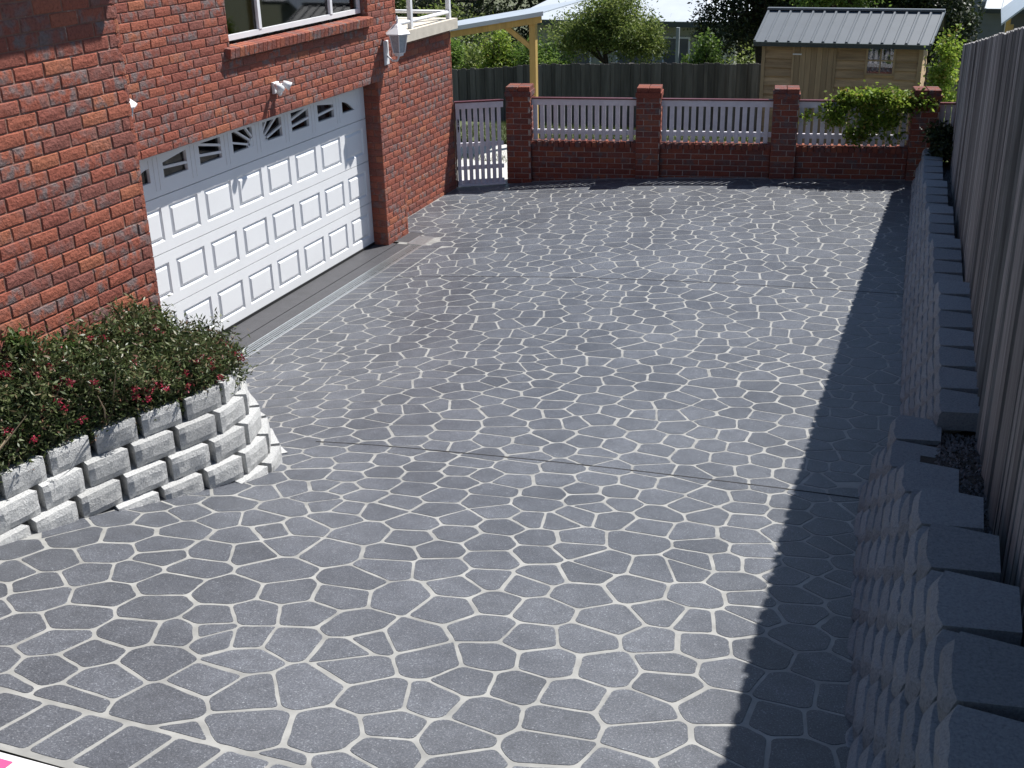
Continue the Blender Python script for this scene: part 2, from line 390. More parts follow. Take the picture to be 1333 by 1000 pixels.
# lawn behind the brick fence, with a grass skin
lx = np.arange(-6, 7.01, 0.5); ly = np.arange(8.9, 17.6, 0.4)
g = MB(); g.V = [(x, y, gz(x, y) + 0.012) for y in ly for x in lx]; nx = len(lx)
g.F = [(j * nx + i, j * nx + i + 1, (j + 1) * nx + i + 1, (j + 1) * nx + i) for j in range(len(ly) - 1) for i in range(nx - 1)]
tag(g.build('lawn', M['grass'], None, True), kind='structure')
n = 26000
px = rng.uniform(-3.5, 6.6, n); py = 9.6 + 7.6 * rng.random(n) ** 1.4
pz = np.array([gz(a, b) for a, b in zip(px, py)]) + 0.012
ang = rng.uniform(0, 2 * np.pi, n); hh = rng.uniform(0.05, 0.12, n); wdt = rng.uniform(0.006, 0.014, n); lean = rng.normal(0, 0.03, (n, 2))
T = np.zeros((n, 3, 3)); T[:, 0] = np.c_[px - np.cos(ang) * wdt, py - np.sin(ang) * wdt, pz]; T[:, 1] = np.c_[px + np.cos(ang) * wdt, py + np.sin(ang) * wdt, pz]
T[:, 2] = np.c_[px + lean[:, 0], py + lean[:, 1], pz + hh]
o = link(bpy.data.objects.new('grass', quads_mesh('grass', T, M['leaf_grass'], 3)))
tag(o, 'green mown grass of the back lawn seen between the pickets', 'grass', kind='stuff')

# pale concrete path just behind the gate
g = MB(); P4 = [(-1.9, 7.9), (0.9, 8.45), (0.9, 11.0), (-1.9, 11.0)]
g.add([(x, y, 0.035) for x, y in P4] + [(x, y, -0.12) for x, y in P4], [(0, 1, 2, 3), (0, 4, 5, 1), (1, 5, 6, 2), (2, 6, 7, 3), (3, 7, 4, 0)])
tag(g.build('garden_path', M['path']), kind='structure')

# footpath at the top of the driveway, under the photographer
g = MB(); X0, X1 = -2.0, 7.2
fy = np.arange(-9.5, -6.3, 0.4)
fy = np.append(fy, -6.255)
for a, b in zip(fy[:-1], fy[1:]):
    q = [(X0, a), (X1, a), (X1, b), (X0, b)]
    g.add([(x, y, float(tz(x, y)) - 0.05) for x, y in q], [(0, 1, 2, 3)])
tag(g.build('footpath', M['apron']), kind='structure')

# ================================================================== DRIVEWAY
drive = None
def strip_poly():
    gxs = np.arange(-0.39, 7.27, 0.12); gys = np.arange(-6.25, 9.61, 0.12)
    return gxs, gys
gxs, gys = strip_poly()
GXX, GYY = np.meshgrid(gxs, gys); ZZ = tz(GXX, GYY)
V = np.c_[GXX.ravel(), GYY.ravel(), ZZ.ravel()]; nx = len(gxs)
def drive_ok(x, y):
    if x > edge_x(y) + 0.25: return False
    if np.dot(np.array([x, y]) - FO, -FN) > 0.2: return False
    if x < 0.46 and y < 4.68: return False
    if x < 0.0 and y < 5.2: return False
    return True
F = []
for j in range(len(gys) - 1):
    for i in range(nx - 1):
        if drive_ok(gxs[i] + .06, gys[j] + .06): F.append((j * nx + i, j * nx + i + 1, (j + 1) * nx + i + 1, (j + 1) * nx + i))
used = sorted({i for f in F for i in f}); remap = {u: k for k, u in enumerate(used)}
drive = link(bpy.data.objects.new('driveway', mesh_from('driveway', V[used], [tuple(remap[i] for i in f) for f in F], M['grout'], True)))
tag(drive, kind='structure')

# --- pavers: irregular cells inside the border bands
PIT = 0.288
pts = []
row = 0; y = -6.4
while y < 10.2:
    x = -1.0 + (0.5 * PIT if row % 2 else 0)
    while x < 7.8:
        q = (x + rnd.uniform(-0.42, 0.42) * PIT, y + rnd.uniform(-0.36, 0.36) * PIT); dice = rnd.random()
        if dice > 0.05: pts.append(q)
        if dice > 0.93: t_ = rnd.uniform(0, 6.28); pts.append((q[0] + 0.17 * math.cos(t_), q[1] + 0.17 * math.sin(t_)))
        x += PIT * rnd.uniform(0.84, 1.10)
    y += PIT * 0.84; row += 1
pts = np.array(pts)
def clip(poly, n_, d):                 # keep n.p <= d
    out = []
    for i in range(len(poly)):
        a, b = poly[i], poly[(i + 1) % len(poly)]; da = np.dot(n_, a) - d; db = np.dot(n_, b) - d
        if da <= 0: out.append(a)
        if da * db < 0: out.append(a + (b - a) * (da / (da - db)))
    return out
def round_poly(poly, r):
    out = []; n_ = len(poly)
    for i in range(n_):
        p, a, b = poly[i], poly[i - 1], poly[(i + 1) % n_]
        la, lb = np.linalg.norm(a - p), np.linalg.norm(b - p)
        if min(la, lb) < 1e-4: continue
        k = min(r, 0.4 * la, 0.4 * lb)
        out.append(p + (a - p) / la * k); out.append(p + 0.3 * ((a - p) / la + (b - p) / lb) * k); out.append(p + (b - p) / lb * k)
        if lb > 0.09:                                   # hand-cut stencil edge: slightly wavy
            e = (b - p) / lb; nn = np.array([-e[1], e[0]])
            for t_ in ((0.5,) if lb < 0.16 else (0.36, 0.64)): out.append(p + (b - p) * t_ + nn * rnd.uniform(-0.0032, 0.0032))
    return out
def relax(pts, k):
    out = pts.copy()
    for a, p in enumerate(pts):
        d2 = pts - p; dist = d2[:, 0] ** 2 + d2[:, 1] ** 2
        nb = np.argpartition(dist, 14)[:15]; poly = [p + np.array(q) for q in ((-.4, -.4), (.4, -.4), (.4, .4), (-.4, .4))]
        for i in nb:
            if i == a: continue
            v = pts[i] - p; poly = clip(poly, v, np.dot(v, p + v / 2))
            if len(poly) < 3: break
        if len(poly) >= 3: out[a] = p + k * (np.mean(poly, axis=0) - p)
    return out
pts = relax(pts, 0.8)
PLANT_TOP = [(2.12, -5.7), (2.20, -4.6), (2.33, -3.9), (2.52, -3.4), (2.65, -3.05), (2.64, -2.75), (2.45, -2.52), (2.1, -2.42), (1.4, -2.40), (0.2, -2.40)]
def in_planter(x, y):
    ply = PLANT_TOP + [(0.0, -2.6), (0.0, -5.7)]; c = False
    for i in range(len(ply)):
        (x1, y1), (x2, y2) = ply[i], ply[i - 1]
        if (y1 > y) != (y2 > y) and x < (x2 - x1) * (y - y1) / (y2 - y1) + x1: c = not c
    return c
cells = []
for k, p in enumerate(pts):
    x, y = p
    if x > edge_x(y) + 0.16 or np.dot(p - FO, -FN) > 0.15 or y < -6.25 or x < -0.5: continue
    if in_planter(x, y) or (x < 0.62 and y < 4.62) or (x < 0.5 and y < 5.04) or (x < 0.05 and y < 5.2): continue
    d2 = pts - p; dist = np.hypot(d2[:, 0], d2[:, 1]); nb = [i for i in np.argsort(dist)[1:28] if dist[i] < 1.2]
    poly = [p + np.array(q) for q in ((-.5, -.5), (.5, -.5), (.5, .5), (-.5, .5))]
    for i in nb:
        v = pts[i] - p; L = np.linalg.norm(v); v = v / L
        h = (hash((min(i, k), max(i, k))) * 2654435761 % 1000) / 1000.0
        gap = 0.0054 + 0.0060 * h * h
        poly = clip(poly, v, np.dot(v, p) + L / 2 - gap)
        if len(poly) < 3: break
    if len(poly) < 3: continue
    lims = [(np.array([0, -1.0]), 5.88)]
    ex = edge_x(y); ed = (edge_x(y + 0.05) - edge_x(y - 0.05)) / 0.1
    en = np.array([1.0, -ed]); en /= np.linalg.norm(en); lims.append((en, np.dot(en, (ex - 0.03, y))))
    lims.append((-FN, np.dot(-FN, FO) - 0.01))
    if y < 4.62: lims.append((np.array([-1.0, 0]), -0.755))
    elif y < 5.04: lims += [(np.array([-1.0, 0]), -0.56)] + ([(np.array([0, -1.0]), -4.66)] if x < 0.95 else [])
    elif x < 0.8 and y < 5.5: lims.append((np.array([0, -1.0]), -5.085 if x > 0.2 else -5.22))
    lims.append((np.array([-1.0, 0]), 0.36))
    for n_, d in lims:
        poly = clip(poly, n_, d)
        if len(poly) < 3: break
    if len(poly) < 3: continue
    A = 0.5 * abs(sum(poly[i][0] * poly[(i + 1) % len(poly)][1] - poly[(i + 1) % len(poly)][0] * poly[i][1] for i in range(len(poly))))
    if A < 0.004: continue
    cells.append((p, round_poly(poly, 0.022)))
# border bands: rectangles along the drain and along the top edge
yb = -1.7
while yb < 4.62:
    L = rnd.uniform(0.19, 0.235); w = 0.008
    cells.append((np.array([0.6, yb + L / 2]), round_poly([np.array(q) for q in ((0.456, yb + w), (0.738, yb + w + 0.05), (0.738, yb + L - w + 0.05), (0.456, yb + L - w))], 0.012))); yb += L
xb = 1.6
while xb < 6.85:
    L = rnd.uniform(0.20, 0.24); w = 0.009
    cells.append((np.array([xb + L / 2, -6.03]), round_poly([np.array(q) for q in ((xb + w, -6.215), (xb + L - w, -6.215), (xb + L - w + 0.02, -5.905), (xb + w + 0.02, -5.905))], 0.02))); xb += L
def cell_geo(c, poly):
    n_ = len(poly); cx = sum(q[0] for q in poly) / n_; cy_ = sum(q[1] for q in poly) / n_
    P = np.array(poly); inn = np.array([cx, cy_]) + (P - (cx, cy_)) * (1 - 0.004 / np.maximum(0.02, np.linalg.norm(P - (cx, cy_), axis=1)))[:, None]
    Z0 = tz(P[:, 0], P[:, 1]); Z1 = tz(inn[:, 0], inn[:, 1])
    V = [(*q, z - 0.004) for q, z in zip(P, Z0)] + [(*q, z + 0.0022) for q, z in zip(inn, Z1)] + [(cx, cy_, float(tz(cx, cy_)) + 0.0022)]
    F = [(i, (i + 1) % n_, n_ + (i + 1) % n_, n_ + i) for i in range(n_)] + [(n_ + i, n_ + (i + 1) % n_, 2 * n_) for i in range(n_)]
    area = 0.5 * sum(P[i][0] * P[(i + 1) % n_][1] - P[(i + 1) % n_][0] * P[i][1] for i in range(n_))
    if area < 0: F = [f[::-1] for f in F]
    return V, F
def visible(c):
    d = np.array([c[0], c[1], float(tz(c[0], c[1]))]) - CAM; z = np.dot(d, fwd)
    u, v = 666.5 + FPX * np.dot(d, r2) / z, 500 - FPX * np.dot(d, u2) / z
    return -40 < u < 1373 and v < 1060
cells.sort(key=lambda c: (0 if visible(c[0]) else 1, np.hypot(c[0][0] - CAM[0], c[0][1] - CAM[1])))
for c, poly in cells[:300]:
    V, F = cell_geo(c, poly)
    link(bpy.data.objects.new('paver', mesh_from('paver', V, F, M['paver'])), drive)
rest = MB()
for c, poly in cells[300:]: rest.add(*cell_geo(c, poly))
tag(rest.build('pavers', M['paver'], drive), kind='stuff')
# saw-cut control joints
def joint(x0, y0, x1, y1, bow=0.0, w=0.006, h=0.0042):
    g = MB(); N = 70
    for i in range(N + 1):
        t = i / N; x = x0 + (x1 - x0) * t; y = y0 + (y1 - y0) * t + bow * 4 * t * (1 - t); z = float(tz(x, y))
        g.V += [(x, y - w, z + h), (x, y + w, z + h), (x, y - w, z - 0.004), (x, y + w, z - 0.004)]
    for i in range(N):
        a, b = 4 * i, 4 * i + 4; g.F += [(a, b, b + 1, a + 1), (a + 2, b + 2, b, a), (a + 1, b + 1, b + 3, a + 3)]
    g.build('control_joint', M['joint'], drive)
joint(2.75, -2.05, 6.68, -1.80, 0.05)
joint(0.75, 3.25, 6.62, 3.70, 0.1, 0.005)

# concrete apron between the door and the drain
apron = MB()
apron.box(-0.32, 0.07, -0.95, 4.75, -0.12, 0.0); apron.box(0.078, 0.262, -0.95, 4.72, -0.12, -0.003)
o = apron.build('garage_apron', M['apron']); tag(o, kind='structure')
g = MB(); g.box(0.0, 0.22, 4.76, 5.30, -0.12, 0.001); tag(g.build('apron_corner', M['apron']), kind='structure')
# drain: channel, frame bars and slotted grate bars
dr = empty('channel_drain', (0.36, 1.8, 0)); dr.location = (0, 0, 0)
tag(dr, 'long galvanised channel drain grate along the foot of the garage door', 'drain')
MB().box(0.27, 0.45, -1.2, 4.66, -0.14, -0.11).build('channel', M['black'], dr)
for x in (0.268, 0.428): MB().box(x, x + 0.018, -1.2, 4.66, -0.06, 0.006).build('edge_bar', M['galv'], dr)
for x in (0.303, 0.337, 0.371, 0.405): MB().box(x - 0.0075, x + 0.0075, -1.2, 4.66, -0.006, 0.002).build('grate_bar', M['galv'], dr)
g = MB()
for i in range(29): yy = -1.15 + i * 0.202; g.box(0.288, 0.427, yy, yy + 0.006, -0.02, -0.007)
tag(g.build('cross_bars', M['galv'], dr), kind='stuff')
gp = empty('drain_pit'); tag(gp, 'square pale pit grate at the far end of the channel drain', 'drain')
MB().box(0.215, 0.545, 4.69, 5.07, -0.14, -0.03).build('pit', M['black'], gp)
g = MB(); g.box(0.21, 0.55, 4.685, 4.71, -0.05, 0.01).box(0.21, 0.55, 5.05, 5.075, -0.05, 0.01).box(0.21, 0.235, 4.711, 5.049, -0.05, 0.01).box(0.525, 0.55, 4.711, 5.049, -0.05, 0.01)
g.build('frame', M['galv'], gp)
for i in range(13): MB().box(0.236, 0.524, 4.718 + i * 0.0258, 4.735 + i * 0.0258, -0.03, 0.007).build('grate_bar', M['galv'], gp)

# ================================================================== HOUSE
house = empty('brick_house')
tag(house, 'two-storey red brick house with white garage door and upper window', 'house')
BL, BH, PB, PC = 0.2325, 0.0785, 0.240, 0.086
NVAR = 6
def brick_var(L, seed):
    """brick in local axes: u length, v height, w out (0.012 in to 0)"""
    rr = random.Random(seed); c = 0.006; g = MB()
    def J(s=0.0016): return rr.uniform(-s, s)
    d = -0.04; L2 = L
    V = [(0, 0, d), (L2, 0, d), (L2, BH, d), (0, BH, d),
         (J(), J(), -c), (L2 + J(), J(), -c), (L2 + J(), BH + J(), -c), (J(), BH + J(), -c)]
    # rough front face: 4 x 2 grid
    for j in range(3):
        for i in range(5):
            edge = i in (0, 4) or j in (0, 2)
            V.append((c + (L2 - 2 * c) * i / 4 + J(0.002), c + (BH - 2 * c) * j / 2 + J(0.002), (rr.uniform(-0.0025, 0.001) if edge else rr.uniform(-0.001, 0.004))))
    q = lambda i, j: 8 + j * 5 + i
    F = [(0, 1, 5, 4), (1, 2, 6, 5), (2, 3, 7, 6), (3, 0, 4, 7)]
    F += [(4, 5, q(4, 0), q(3, 0), q(2, 0), q(1, 0), q(0, 0)), (5, 6, q(4, 2), q(4, 1), q(4, 0)), (6, 7, q(0, 2), q(1, 2), q(2, 2), q(3, 2), q(4, 2)), (7, 4, q(0, 0), q(0, 1), q(0, 2))]
    F += [(q(i, j), q(i + 1, j), q(i + 1, j + 1), q(i, j + 1)) for j in range(2) for i in range(4)]
    return np.array(V), F
_bc = {}
def brick_geo(L):
    key = (round(L, 2), rnd.randrange(NVAR))
    if key not in _bc: _bc[key] = brick_var(key[0], hash(key) & 0xffff)
    return key, _bc[key]
_bm = {}
class Wall:
    """collects bricks on a vertical plane: origin o, u horizontal along the wall, n outward normal"""
    def __init__(s, o, u, nrm): s.o = np.array(o, float); s.u = np.array(u, float); s.n = np.array(nrm, float); s.b = []
    def course_fill(s, a, b, z0, z1, holes=(), phase=0.0, z_origin=0.0):
        k = math.floor((z0 - z_origin) / PC + 0.5)
        while z_origin + k * PC + BH <= z1 + 0.03:
            z = z_origin + k * PC
            segs = [(a, b)]
            for (ha, hb, hz0, hz1) in holes:
                if z + BH > hz0 + 0.02 and z < hz1 - 0.02:
                    ns = []
                    for p, q in segs:
                        if hb <= p or ha >= q: ns.append((p, q))
                        else:
                            if ha > p: ns.append((p, ha))
                            if hb < q: ns.append((hb, q))
                    segs = ns
            off = phase + (0.5 * PB if k % 2 else 0.0)
            for p, q in segs:
                t = math.floor((p - off) / PB) * PB + off
                while t < q - 0.005:
                    x0 = max(t, p); x1 = min(t + BL, q)
                    if t + PB > q and q - (t + BL) > 0: x1 = min(q, t + BL)
                    if x1 - x0 > 0.03: s.b.append((x0, z, x1 - x0))
                    t += PB
            k += 1
    def pos(s, a, z): return s.o + a * s.u + np.array([0, 0, z])
    def emit(s, parent, individuals):
        """individuals: function(a,z)->bool for bricks that become objects"""
        joined = MB(); R = np.array([s.u, (0, 0, 1), s.n]).T; flip = np.linalg.det(R) < 0
        for a, z, L in s.b:
            key, (V, F) = brick_geo(L)
            if individuals(a, z) and Wall.count < 300:
                Wall.count += 1
                mk = (key, tuple(s.u))
                if mk not in _bm: _bm[mk] = mesh_from('brick', V @ R.T, [f[::-1] for f in F] if flip else F, M['brick'])
                d = rnd.uniform(-0.0015, 0.0015)
                shared('brick', _bm[mk], parent, tuple(s.pos(a, z) + d * s.n))
            else:
                W = V @ R.T + s.pos(a, z) + rnd.uniform(-0.0015, 0.0015) * s.n
                joined.add(W, [f[::-1] for f in F] if flip else F)
        if joined.V: tag(joined.build('brickwork', M['brick'], parent), kind='stuff')
Wall.count = 0
ZT = 4.7
HD = -0.40, 4.56, -0.1, 2.165          # garage door opening in Y and Z
HW = 1.43, 4.42, 2.95, 4.25           # upper window opening
# wall cores (mortar); bricks stand 9 mm proud
REC = 0.0065
g = MB()
X1 = -REC
g.box(-0.35, X1, -2.6, HD[0], -0.3, ZT).box(-0.35, X1, HD[0], HW[0], HD[3] - 0.018, ZT).box(-0.35, X1, HW[0], HW[1], HD[3] - 0.018, HW[2]).box(-0.35, X1, HW[0], HW[1], HW[3], ZT)
g.box(-0.35, X1, HW[1], HD[1], HD[3] - 0.018, ZT).box(-0.35, X1, HD[1] + REC, 5.18 - REC, -0.3, ZT)
gw = g.build('garage_wall', M['mortar'], house)
w = Wall((0, 0, 0), (0, 1, 0), (1, 0, 0))
w.course_fill(-1.6, 5.18, 0.0, ZT, [(HD[0], HD[1], -0.2, HD[3] - 0.03), HW], phase=-0.04, z_origin=-0.005)
w_g = w
# reveal bricks of the right-hand door jamb (face -Y) and window jamb
wj = Wall((-0.22, HD[1], 0), (1, 0, 0), (0, -1, 0)); wj.course_fill(0.0, 0.215, 0.0, 2.13, phase=0.0, z_origin=-0.005)
wj2 = Wall((-0.12, HW[1], 0), (1, 0, 0), (0, -1, 0)); wj2.course_fill(0.0, 0.115, 2.98, 4.2, phase=0.0, z_origin=-0.005)
# far end of the pier (face +Y)
wp = Wall((-0.37, 5.18, 0), (1, 0, 0), (0, 1, 0)); wp.course_fill(0.0, 0.37, 0.0, ZT, phase=0.05, z_origin=-0.005)
# left projecting wing
lw = MB(); XL = 1.98
lw.box(-0.3, XL - REC, -7.0, -2.62 - REC, 0.3, 5.6)
lwo = lw.build('wing_wall', M['mortar'], house)
wl_ = Wall((XL, 0, 0), (0, 1, 0), (1, 0, 0)); wl_.course_fill(-5.6, -2.62, 0.9, 5.0, phase=-2.62 + 0.01, z_origin=-0.030)
wr_ = Wall((0, -2.62, 0), (1, 0, 0), (0, 1, 0)); wr_.course_fill(0.0, XL, 0.6, 5.0, phase=XL + 0.01, z_origin=-0.030)
wl_.emit(lwo, lambda a, z: a > -4.05 and 1.4 < z < 4.0)
wr_.emit(lwo, lambda a, z: False)
w_g.b.sort(key=lambda q: q[0])
w_g.emit(gw, lambda a, z: a > -0.3 and z < 3.45)
jo = Wall((0, 0, 0), (1, 0, 0), (0, -1, 0))
for x in (wj, wj2, wp): x.emit(gw, lambda a, z: False)
# set-back wall carrying the balcony
g = MB(); g.box(-0.7, -0.37 - REC, 5.18, 7.70 - REC, -0.3, 2.44); sb = g.build('balcony_wall', M['mortar'], house)
wb = Wall((-0.37, 0, 0), (0, 1, 0), (1, 0, 0)); wb.course_fill(5.2, 7.70, 0.0, 2.44, phase=0.10, z_origin=-0.005); wb.emit(sb, lambda a, z: False)
we = Wall((-0.7, 7.70, 0), (1, 0, 0), (0, 1, 0)); we.course_fill(0, 0.33, 0.0, 2.44, phase=0.0, z_origin=-0.005); we.emit(sb, lambda a, z: False)
# upper storey balcony of the wing that shades the top of its wall, and eave
MB().box(XL + 0.001, XL + 0.55, -7.0, -1.95, 5.05, 5.25).build('upper_balcony_slab', M['cream'], house)
MB().box(-3.0, -0.36, -2.6, 7.2, 4.72, 4.86).build('upper_floor', M['cream'], house)
# rooms behind the openings
MB().box(-3.2, -3.1, -0.6, 4.9, 0.0, 4.6).build('back_wall', M['room'], house)
MB().box(-3.1, -0.36, -0.6, 4.9, 2.45, 2.6).build('room_floor', M['room'], house)
MB().box(-3.1, -0.36, -0.6, 4.9, -0.12, -0.005).build('garage_floor', M['room'], house)
MB().box(-3.2, -0.36, -0.75, -0.62, 0.0, 4.6).build('side_wall', M['room'], house)
MB().box(-3.2, -0.36, 4.92, 5.05, 0.0, 4.6).build('side_wall', M['room'], house)
# ---- window of the upper floor
win = MB(); yw0, yw1, zw0, zw1 = HW[0] + 0.01, HW[1] - 0.01, HW[2] + 0.045, HW[3]
xf = -0.145
win.box(xf, xf + 0.05, yw0, yw1, zw0, zw0 + 0.055).box(xf, xf + 0.05, yw0, yw1, zw1 - 0.06, zw1 - 0.001).box(xf, xf + 0.05, yw0, yw0 + 0.05, zw0 + 0.056, zw1 - 0.061).box(xf, xf + 0.05, yw1 - 0.05, yw1, zw0 + 0.056, zw1 - 0.061)
wo_ = win.build('window', M['white'], house)
for ym in (2.165, 3.695): MB().box(xf + 0.002, xf + 0.056, ym - 0.025, ym + 0.025, zw0 + 0.056, zw1 - 0.061).build('mullion', M['white'], wo_)
for a, b in ((yw0 + 0.05, 2.14), (2.19, 3.67), (3.72, yw1 - 0.05)):
    MB().box(xf + 0.018, xf + 0.022, a + 0.001, b - 0.001, zw0 + 0.056, zw1 - 0.061).build('pane', M['glass'], wo_)
g = MB()
for i in range(44):
    a = yw0 + i * (yw1 - yw0) / 44; b = a + (yw1 - yw0) / 44; d = 0.03 * math.sin(i * 1.9)
    g.obox((-0.30 + d, a, zw0 - 0.1), (0, b - a, 0), (0.004, 0, 0), (0, 0, 1.6))
tag(g.build('curtain', M['curtain'], house))
sill = MB().box(-0.09, 0.02, HW[0] + 0.002, HW[1] + 0.03, HW[2] - 0.10, HW[2] + 0.0).build('window_sill', M['mortar'], house)
for i in range(36):
    a = 1.335 + i * 0.0862
    q = MB(); q.cbox((-0.095, a, HW[2] - 0.080), (0.155, 0, -0.02), (0, 0.077, 0), (0.013, 0, 0.095), 0.006)
    q.build('sill_brick', M['brick'], sill)
# ---- garage door
XD = -0.212; door = MB(); cols = [0.39 - 0.598 + 0.598 * i for i in range(8)]; PW = 0.48
y0d, y1d = -0.42, 4.555
def rowspan(r): return 0.03 + 0.55 * r, 0.03 + 0.55 * (r + 1)
gd = MB().box(XD - 0.09, XD - 0.05, y0d, y1d, 1.0, 1.01).build('garage_door', M['door'], house)
gd_label = tag(gd, 'white sectional garage door with raised panels and sunburst windows')
def door_section(r):
    z0, z1 = rowspan(r); g = MB(); e = 0.004
    pz0, pz1 = (0.136, 0.47) if r == 0 else (0.136 + 0.5525 * r, 0.47 + 0.5525 * r)
    g.box(XD - 0.045, XD, y0d, y1d, z0 + e, pz0); g.box(XD - 0.045, XD, y0d, y1d, pz1, z1 - e)
    ys_ = [y0d] + [v for c in cols for v in (c, c + PW)] + [y1d]
    for i in range(0, len(ys_), 2): g.box(XD - 0.045, XD, ys_[i], ys_[i + 1], pz0, pz1)
    sec = g.build('door_section', M['door'], house); sec.parent = house
    return sec, pz0, pz1
def raised_panel(c, pz0, pz1):
    m1, m2 = 0.018, 0.052; g = MB()
    def ring(m_, x): return [(x, c + m_, pz0 + m_), (x, c + PW - m_, pz0 + m_), (x, c + PW - m_, pz1 - m_), (x, c + m_, pz1 - m_)]
    R = ring(0, XD - 0.001) + ring(m1, XD - 0.016) + ring(m1 + 0.006, XD - 0.016) + ring(m2, XD + 0.001)
    F = []
    for k in range(3):
        for i in range(4): F.append((4 * k + i, 4 * k + (i + 1) % 4, 4 * k + 4 + (i + 1) % 4, 4 * k + 4 + i))
    F.append((12, 13, 14, 15))
    return g.add(R, F)
for r in range(3):
    sec, a, b = door_section(r); sec.name = 'door_section'
    for c in cols: raised_panel(c, a, b).build('raised_panel', M['door'], sec)
bpy.data.objects.remove(gd)
# top section with the sunburst windows: rectangles 1.84..2.05, with radiating bars
z0, z1 = 1.68 + 0.004, 2.23
WZ0, WZ1, WW = 1.838, 2.052, 0.385
yc = 2.065
def wy(i): return cols[i] + (0.0 if i < 4 else PW - WW - 0.095)
top = MB(); wins = [(cols[i] - 0.0 if i < 4 else cols[i] - 0.0, cols[i] + WW) for i in range(8)]
top.box(XD - 0.045, XD, y0d, y1d, z0, WZ0); top.box(XD - 0.045, XD, y0d, y1d, WZ1, z1)
e_ = [y0d] + [v for q in wins for v in q] + [y1d]
for i in range(0, len(e_), 2): top.box(XD - 0.045, XD, e_[i], e_[i + 1], WZ0, WZ1)
ts = top.build('door_section', M['door'], house)
for a, b in wins: MB().box(XD - 0.038, XD - 0.034, a - 0.002, b + 0.002, WZ0 - 0.002, WZ1 + 0.002).build('pane', M['doorglass'], ts)
# stiles shown as shallow recessed borders beside each window
for a, b in wins:
    for yy in (a - 0.075, b + 0.07): MB().box(XD, XD + 0.004, yy - 0.006, yy + 0.006, 1.74, 2.06).build('stile_bead', M['door'], ts)
def clip_rect(poly, a, b):
    P = [np.array(q, float) for q in poly]
    for n_, d in (((-1, 0), -a), ((1, 0), b), ((0, -1), -WZ0), ((0, 1), WZ1)):
        P = clip(P, np.array(n_, float), d)
        if len(P) < 3: return None
    return P
def bar(poly, a, b, t=0.012):
    P = clip_rect(poly, a, b)
    if P is None: return
    MB().prism([tuple(q) for q in P], XD - 0.030, XD - 0.004, lambda p, q, d: (d, p, q)).build('sunburst_bar', M['door'], ts)
def ray_bar(a, b, ang, half=0.013, r0=0.0, r1=2.6):
    dy, dz = math.cos(ang) * 1.0, math.sin(ang); n_ = (-dz, dy); C = (yc, WZ0 - 0.012)
    bar([(C[0] + dy * r0 + n_[0] * half, C[1] + dz * r0 + n_[1] * half), (C[0] + dy * r0 - n_[0] * half, C[1] + dz * r0 - n_[1] * half),
         (C[0] + dy * r1 - n_[0] * half, C[1] + dz * r1 - n_[1] * half), (C[0] + dy * r1 + n_[0] * half, C[1] + dz * r1 + n_[1] * half)], a, b)
for i, (a, b) in enumerate(wins):
    s = 1 if i >= 4 else -1
    if i in (3, 4):
        for dg in (14, 30, 48, 68): ray_bar(a, b, math.radians(dg) if s > 0 else math.pi - math.radians(dg), 0.011, 0.16)
        # solid sun half disc
        disc = [(yc + 0.20 * math.cos(t), WZ0 - 0.02 + 0.135 * math.sin(t)) for t in np.linspace(0, math.pi, 15)]
        bar(disc, a, b)
    elif i in (2, 5):
        for dg in (5.6, 11.5): ray_bar(a, b, math.radians(dg) if s > 0 else math.pi - math.radians(dg), 0.013)
    elif i in (1, 6):
        ray_bar(a, b, math.radians(3.9) if s > 0 else math.pi - math.radians(3.9), 0.013)
        if True:   # sloping top corner filled
            if s < 0: bar([(a - 0.01, WZ1 + 0.01), (a - 0.01, WZ1 - 0.065), (b, WZ1 - 0.012), (b, WZ1 + 0.01)], a, b)
            else: bar([(b + 0.01, WZ1 + 0.01), (b + 0.01, WZ1 - 0.065), (a, WZ1 - 0.012), (a, WZ1 + 0.01)], a, b)
    else:          # quarter-round end lights
        arc = [(0.02 + 0.31 * t, WZ1 - 0.075 - 0.135 * t * t) for t in np.linspace(0, 1, 8)]
        if s > 0: bar([(a + q[0] - 0.03, q[1]) for q in arc] + [(b + 0.02, WZ0 - 0.01), (b + 0.02, WZ1 + 0.02), (a - 0.02, WZ1 + 0.02)], a, b)
        else: bar([(b - q[0] + 0.03, q[1]) for q in arc] + [(a - 0.02, WZ0 - 0.01), (a - 0.02, WZ1 + 0.02), (b + 0.02, WZ1 + 0.02)], a, b)
gdoor = empty('garage_door'); gdoor.parent = house
gdoor['label'] = 'white sectional garage door with raised panels and sunburst windows'
for o in [o for o in house.children if o.name.startswith('door_section')]: o.parent = gdoor
for sec in list(gdoor.children):
    for ch in list(sec.children): ch.parent = gdoor
MB().box(XD - 0.05, XD + 0.006, y0d, y1d, -0.004, 0.033).build('bottom_seal', M['black'], gdoor)
MB().box(XD - 0.07, XD - 0.048, y0d - 0.05, y0d + 0.03, 0, 2.2).build('door_track', M['galv'], gdoor)

